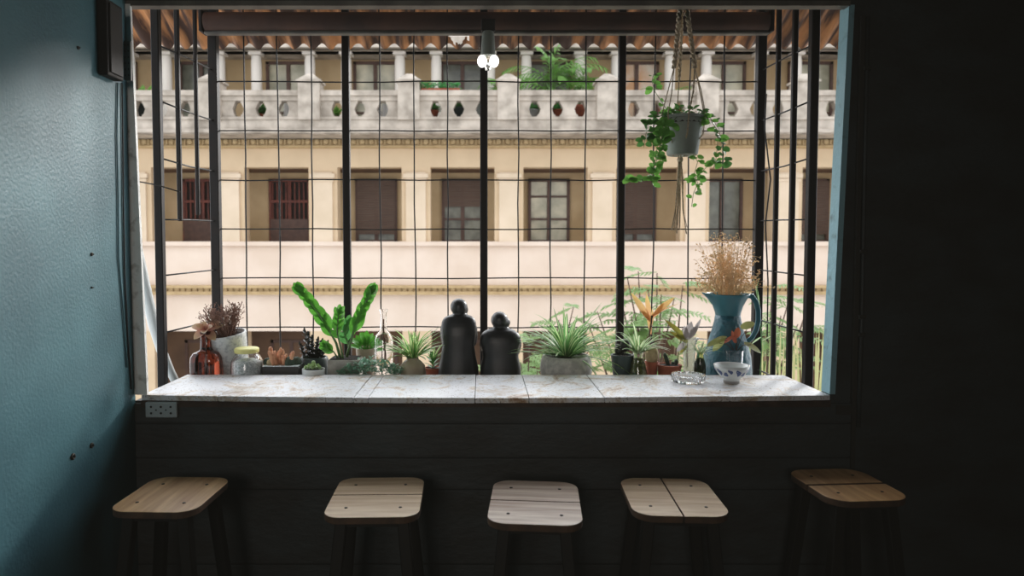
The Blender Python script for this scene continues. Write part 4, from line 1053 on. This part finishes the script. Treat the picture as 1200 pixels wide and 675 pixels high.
# balustrade
b=MB(); b.box(XA,XB,BALY-.02,BALY+.26,zf(118,BALY),zf(112.5,BALY)); b.box(XA,XB,BALY-.08,BALY+.3,zf(112.5,BALY),zf(106.5,BALY)); b.box(XA,XB,BALY-.04,BALY+.26,zf(140,BALY),zf(137,BALY)); b.build('balustrade_rail',M['grey_stone'],bd,smooth=False)
zb0,zb1=zf(137,BALY),zf(118,BALY)
for k in range(K0,K1+1):
    cx=BX0-.06+PER*k
    b=MB(); b.box(cx-.235,cx+.235,BALY-.12,BALY+.3,z_slab-.02,zf(97,BALY)); b.box(cx-.27,cx+.27,BALY-.16,BALY+.34,zf(97,BALY),zf(94.5,BALY))
    zt=zf(94.5,BALY); 
    b.hexa([(cx-.25,BALY-.14,zt),(cx+.25,BALY-.14,zt),(cx+.25,BALY+.32,zt),(cx-.25,BALY+.32,zt)],[(cx-.06,BALY+.04,zt+.16),(cx+.06,BALY+.04,zt+.16),(cx+.06,BALY+.14,zt+.16),(cx-.06,BALY+.14,zt+.16)])
    b.build('balustrade_pier',M['grey_stone'],bd,smooth=False)
    # four solid balusters leaving three vase shaped holes
    for j,xc in enumerate((.235+.14,.84,1.335,PER-.235-.14)):
        w=.2 if j in(1,2) else .14
        prof=[(0,1.0),(.12,1.0),(.2,.8),(.5,.62),(.8,.86),(.9,1.0),(1,1.0)]
        L_=[(cx+xc-w*f,zb0+(zb1-zb0)*q) for q,f in prof]; Rr=[(cx+xc+w*f,zb0+(zb1-zb0)*q) for q,f in prof]
        if j==0: L_=[(cx+.2,z) for _,z in L_]
        if j==3: Rr=[(cx+PER-.2,z) for _,z in Rr]
        n=len(prof); vs=[(x,BALY+.02,z) for x,z in L_]+[(x,BALY+.02,z) for x,z in Rr]+[(x,BALY+.2,z) for x,z in L_]+[(x,BALY+.2,z) for x,z in Rr]
        fs=[]
        for i in range(n-1):
            fs+= [(i,n+i,n+i+1,i+1),(2*n+i,2*n+i+1,3*n+i+1,3*n+i),(i,i+1,2*n+i+1,2*n+i),(n+i,3*n+i,3*n+i+1,n+i+1)]
        b=MB(); b.add(vs,fs); b.build('baluster',M['grey_stone'],bd,smooth=False)
    for dx in (-.44,.44):
        b=MB(); b.lathe([(0,z_slab),(.125,z_slab),(.125,zf(74,COLY)),(.11,zf(66,COLY))],(cx+.06+dx,COLY,0),18); b.box(cx+.06+dx-.15,cx+.06+dx+.15,COLY-.15,COLY+.15,zf(65.5,COLY),zf(59.5,COLY)); b.build('column',M['white_col'],bd,smooth='auto')
# windows on the gallery's rear wall: one part per window with its pane(s) and blind
def window(cx,w,zb,zt,style,name='window'):
    y=BY; fr=MB(); f=.07
    def bars(b,x0,x1,z0,z1,t,d=.06): b.box(x0,x1,y-d,y,z0,z1)
    wood = M['red_dark'] if style=='red' else M['brown_wood']
    x0,x1=cx-w/2,cx+w/2
    fr.box(x0,x0+f,y-.09,y,zb,zt); fr.box(x1-f,x1,y-.09,y,zb,zt); fr.box(x0,x1,y-.09,y,zt-f,zt); fr.box(x0,x1,y-.09,y,zb,zb+f*.6)
    fr.box(cx-.045,cx+.045,y-.085,y,zb,zt)
    hgt=zt-zb
    if style in('panes','half','door'):
        for q in ((.36,.72) if style!='door' else (.3,)): fr.box(x0,x1,y-.075,y,zb+hgt*q-.025,zb+hgt*q+.025)
    o=fr.build(name,wood,bd,smooth=False)
    pm={'panes':'pane_reflect','half':'pane_dark','blind':'pane_dark','red':'dark_void','dark':'pane_dark','door':'pane_reflect','doororange':'pane_orange','doordark':'pane_dark'}[style]
    b=MB(); b.box(x0+f*.5,x1-f*.5,y-.03,y-.02,zb,zt-f*.5); b.build('pane',M[pm],o,smooth=False)
    if style in('half','blind'):
        zz0=zb+hgt*.56 if style=='half' else zb+hgt*.12
        b=MB(); z=zz0; 
        while z<zt-f: b.box(x0+f*.6,x1-f*.6,y-.12,y-.095,z,z+.05); z+=.058
        b.build('blind',M['blind'],o,smooth=False)
    if style=='red':
        b=MB(); 
        for i in range(8): b.box(x0+.1+i*.11,x0+.13+i*.11,y-.13,y-.1,zb+hgt*.35,zt-.1)
        b.box(x0+.05,x1-.05,y-.14,y-.1,zb+hgt*.62,zb+hgt*.66)
        b.build('grating',M['red_dark'],o,smooth=False)
        b=MB(); b.box(x0+.05,x1-.05,y-.14,y-.1,zb,zb+hgt*.36); b.build('lower_panel',M['brown_wood'],o,smooth=False)
    return o
zt_,zb_=zf(210,BY),z_up_b
styles={-6:'blind',-5:'red',-4:'red',-3:'red',-2:'blind',-1:'half',0:'panes',1:'blind',2:'dark',3:'blind',4:'panes',5:'blind'}
for k in range(K0,K1):
    cx=BX0+PER/2+PER*k-.03
    window(cx,1.04,zb_,zt_,styles.get(k,'blind'))
    window(cx,1.04,z_lo_b,zf(398,BY),'dark')
dstyles={-4:'doordark',-3:'door',-2:'door',-1:'doordark',0:'doordark',1:'doororange',2:'door',3:'door'}
for k in range(K0,K1):
    window(BX0+PER/2+PER*k-.03,1.1,z_slab,zf(73,BY),dstyles.get(k,'doordark'),'balcony_door')
# ------------------------------------------------------------------ things on the balcony
def balcony_pot(px,label,r,hh,mt,plant=None,Y=15.62,pl_h=.3,cat='potted plant'):
    x=xf(px,Y); t=thing('balcony_pot',label,cat,(x,Y,z_slab+.004),'potted plants on the far balcony')
    b=MB(); b.lathe(potlathe(b,[(r*.72,0),(r,hh*.92),(r*1.08,hh*.92),(r*1.1,hh)],.02),(0,0,0),16); b.build('pot',M[mt],t)
    b=MB()
    for i in range(40):
        a=rnd(0,6.28); e=rnd(.1,1.4); b.leaf((math.cos(a)*r*.4,math.sin(a)*r*.4,hh-.02),(math.cos(a)*math.cos(e),math.sin(a)*math.cos(e),math.sin(e)),(0,0,1),pl_h*rnd(.6,1.1),.05,.3,.2,None,4)
    b.v=[(v[0],max(-.16,min(.5,v[1])),v[2]) for v in b.v]
    b.build('foliage',M[plant or 'ivy_dark'],t)
for px,lab,r,hh,mt,pl,ph in ((506,'terracotta pot with a dark plant behind the far balustrade, under the low hedge',.16,.28,'terracotta','ivy_dark',.26),
    (539,'dark round pot behind the far balustrade, second gap under the low hedge',.17,.34,'dark_pot','ivy_dark',.2),
    (308,'small dark plant in a brown pot behind the far balustrade between slim columns',.14,.2,'terracotta','ivy_dark',.3),
    (393,'light green plant in a pot behind the far balustrade by the mesh post',.13,.16,'tan_pot','palm',.3),
    (654,'terracotta pot behind the far balustrade under the palm fronds',.15,.3,'terracotta','mid',.2),
    (170,'leafy green plant by the far balcony door next to the drain hose side',.15,.5,'dark_pot','palm',.5),
    (623,'pale pot behind the far balustrade under the palms',.16,.3,'white_pot','mid',.2)):
    balcony_pot(px,lab,r,hh,mt,pl,15.62,ph)
for px,lab in ((440,'white folded cloth hanging behind the far balustrade beside a pier'),(456,'white crumpled cloth behind the far balustrade, next to the folded one'),(342,'white square cloth behind the far balustrade by a slim column')):
    Y=15.5; x=xf(px,Y); b=MB(); n=9
    vs=[];
    for j in range(5):
        for i in range(n): vs.append((x-.15+.3*i/(n-1),Y+.03*math.sin(i*1.7+j*.4),z_slab+.006+.42*j/4))
    fs=[(j*n+i,j*n+i+1,(j+1)*n+i+1,(j+1)*n+i) for j in range(4) for i in range(n-1)]
    b.add(vs,fs); o=tag(b.build('cloth',M['cloth']),lab,'cloth')
# low hedge planter
t=thing('balcony_hedge','low bright green hedge plant on the far balcony rail','potted plant',(xf(517,15.2),15.2,zf(106.5,BALY)))
b=MB(); b.box(-.42,.42,-.1,.1,0,.06); b.build('trough',M['terracotta'],t,smooth=False)
b=MB()
for i in range(260):
    a=rnd(0,6.28); b.leaf((rnd(-.42,.42),rnd(-.12,.12),rnd(.04,.2)),(math.cos(a),math.sin(a),rnd(0,1)),(0,0,1),rnd(.07,.12),.022,.2,.2,None,3)
b.build('foliage',leafmat('bright hedge leaf',hexc(96,170,96),hexc(60,138,80),trans=.4),t)
# palms
def palm(px,Y,py_top,nf,L,label,h0):
    x=xf(px,Y); t=thing('potted_palm',label,'palm',(x,Y,z_slab+.004),'palms on the far balcony')
    b=MB(); b.lathe(potlathe(b,[(.2,0),(.26,.4),(.28,.45)],.02),(0,0,0),16); b.build('pot',M['terracotta'],t)
    b=MB()
    for i in range(4): b.tube([(rnd(-.05,.05),rnd(-.05,.05),.4),(rnd(-.1,.1),rnd(-.05,.05),h0*.6),(rnd(-.12,.12),rnd(-.05,.05),h0)],.022,6)
    b.build('stem',M['stem'],t)
    b=MB()
    for i in range(nf):
        a=i*2.4; e=rnd(.55,1.45); l=L*rnd(.75,1.15); p=Vector((rnd(-.1,.1),0,h0*rnd(.6,1))); n=12; pts=[p]
        for k in range(n):
            ee=e-1.5*(k/n)**1.4; p=p+Vector((math.cos(a)*math.cos(ee),math.sin(a)*math.cos(ee)*.55,math.sin(ee)))*l/n; pts.append(p)
        b.tube(pts,.008,4,False)
        for k in range(2,n+1):
            tan=(pts[k]-pts[k-1]).normalized(); sd=tan.cross(Vector((0,-.5,1))).normalized()
            for sg in (-1,1): b.leaf(pts[k],tan*.8+sd*sg+Vector((0,0,-.25)),(0,-.3,1),.30*(1-.5*abs(k/n-.45)),.024,.3,.1,None,3)
    my=max(abs(v[1]) for v in b.v); b.v=[(v[0],v[1]*.46/my,v[2]) for v in b.v]
    b.build('fronds',M['palm'],t)
palm(645,15.95,60,17,1.3,'tallest arching palm on the far balcony beside a white column',1.0)
palm(675,15.98,60,12,1.0,'narrow palm on the far balcony close to the balustrade pier',.9)
palm(588,15.95,60,16,.85,'bushy palm on the far balcony behind the hanging lamp',.75)
palm(783,15.98,60,6,.6,'little palm on the far balcony behind the macrame ropes',.5)

# ------------------------------------------------------------------ trees below the window, street side
def feathery_tree(base,top_pts,label,mt,scale=1.0,group='trees below the window'):
    t=thing('feathery_tree',label,'tree',(base[0],base[1],ST_Z),group)
    B=Vector((base[0],base[1],ST_Z)); fork=Vector((base[0],base[1],-1.2))-B
    b=MB(); b.tube([(0,0,0),(.05,.05,3),fork*.8,fork],[.12,.1,.07,.06],8)
    ends=[]
    for (px,py,Y) in top_pts:
        e=at(px,py,Y)-B; m=fork.lerp(e,.5)+Vector((rnd(-.1,.1),rnd(-.1,.1),.1)); b.tube([fork*rnd(.85,1),m,e],[.03,.016,.006],6); ends.append((m,e))
    b.build('trunk',M['bark'],t)
    b=MB()
    for m,e in ends:
        for i in range(6):
            p=m.lerp(e,rnd(.35,1.05)); a=rnd(0,6.28); d=Vector((math.cos(a),math.sin(a)*.7,rnd(-.25,.35))).normalized(); l=rnd(.25,.5)*scale; n=9; pts=[p+d*l*k/n-Vector((0,0,.25*l*(k/n)**2)) for k in range(n+1)]
            b.tube(pts,.004,3,False)
            for k in range(1,n+1):
                tan=d; sd=tan.cross(Vector((0,-.3,1))).normalized()
                for sg in (-1,1): b.leaf(pts[k],tan*.5+sd*sg+Vector((0,0,rnd(-.3,.1))),(0,-.4,1),.10*scale,.014*scale,.2,.1,None,3)
    b.build('crown',M[mt],t)
feathery_tree((2.1,8.2),[(735,325,8),(725,340,8.3),(760,340,8),(748,318,8.4),(775,345,7.8),(700,365,8.4),(690,380,8),(740,370,8),(790,350,8),(800,385,8.2),(715,395,8),(760,400,8),(800,335,8.6),(770,320,8.6),(740,420,8),(785,425,8)],'feathery pale green tree outside, behind the orange cutting and jug','tree')
feathery_tree((3.6,8.8),[(905,340,8.4),(925,350,8.6),(915,370,8.4),(935,380,8.6),(900,395,8.4),(950,350,8.8),(870,400,8.8),(920,410,8.6)],'feathery pale green tree outside, seen through the far side of the grille','tree')
feathery_tree((.65,8.0),[(620,405,7.8),(610,425,7.8),(640,428,8),(598,415,8),(660,420,8.2),(630,435,7.6),(575,425,8),(690,410,8),(655,375,8.4),(672,360,8.6)],'lower green tree outside, behind the statues and grey bowl','tree')
# reeds rising just past the grille
t=thing('reed_clump','tall pale reeds outside the far corner of the grille','reeds',(xf(930,4.4),4.4,ST_Z))
b=MB()
for i in range(36):
    px=rnd(872,968); Y=rnd(4.1,4.8); top=rnd(360,425); p=at(px+rnd(-10,10),top,Y); q=Vector((xf(px,Y),Y,.2))
    o_=Vector((xf(930,4.4),4.4,ST_Z)); b.leaf(q-o_,p-q,(rnd(-.3,.3),-1,0),(p-q).length,.008,rnd(-.08,.12),.2,None,6)
b.build('leaves',M['grass'],t)
b=MB()
for i in range(9): x_=rnd(-.4,.4); b.tube([(x_,rnd(-.2,.2),0),(x_,0,8.25)],.012,5)
b.build('canes',M['grass'],t)

# ------------------------------------------------------------------ light
w=bpy.data.worlds.new('sky'); sc.world=w; w.use_nodes=True
nt=w.node_tree; bg=nt.nodes['Background']
bg.inputs['Color'].default_value=(.93,.96,1.0,1)
tc=nt.nodes.new('ShaderNodeTexCoord'); sx=nt.nodes.new('ShaderNodeSeparateXYZ'); mr=nt.nodes.new('ShaderNodeMapRange')
nt.links.new(tc.outputs['Generated'],sx.inputs[0]); nt.links.new(sx.outputs[1],mr.inputs[0])
mr.interpolation_type='SMOOTHSTEP'; mr.inputs[1].default_value=-.1; mr.inputs[2].default_value=.9; mr.inputs[3].default_value=WORLD; mr.inputs[4].default_value=WORLD*SKYK
nt.links.new(mr.outputs[0],bg.inputs['Strength'])   # hazy sky, brighter on the sun's side
def sun(az,el,e,ang,c):
    L=bpy.data.lights.new('sun','SUN'); L.energy=e; L.angle=R(ang); L.color=c
    o=bpy.data.objects.new('sun',L); COL.objects.link(o)
    d=Vector((math.sin(R(az))*math.cos(R(el)),math.cos(R(az))*math.cos(R(el)),math.sin(R(el))))  # towards the sun
    o.rotation_euler=(-d).to_track_quat('-Z','Y').to_euler(); return o
sun(38,17.6,SUN_E,8,(1,.97,.93))
P=bpy.data.lights.new('added_room_fill','AREA'); P.shape='RECTANGLE'; P.size=2.4; P.size_y=1.6; P.energy=ROOM_FILL; P.color=(1,.92,.84)  # unseen fill light, added behind the camera to brighten the window side
P.spread=R(58); P.size=1.4; P.size_y=1.0
po=bpy.data.objects.new('added_room_fill',P); po.location=(-.95,-2.7,2.3); po.rotation_euler=(-(Vector((-.15,3.1,1.35))-Vector((-.95,-2.7,2.3)))).to_track_quat('Z','Y').to_euler(); COL.objects.link(po)
sc.cycles.use_denoising=True; sc.cycles.max_bounces=10; sc.cycles.transparent_max_bounces=12
sc.cycles.sample_clamp_indirect=6; sc.cycles.caustics_reflective=False
sc.view_settings.view_transform='Standard'; sc.view_settings.look='None'; sc.view_settings.exposure=EXPO

vs_=sc.view_settings; vs_.use_curve_mapping=True; vs_.curve_mapping.black_level=(-.0046,-.0043,-.0035); vs_.curve_mapping.update()
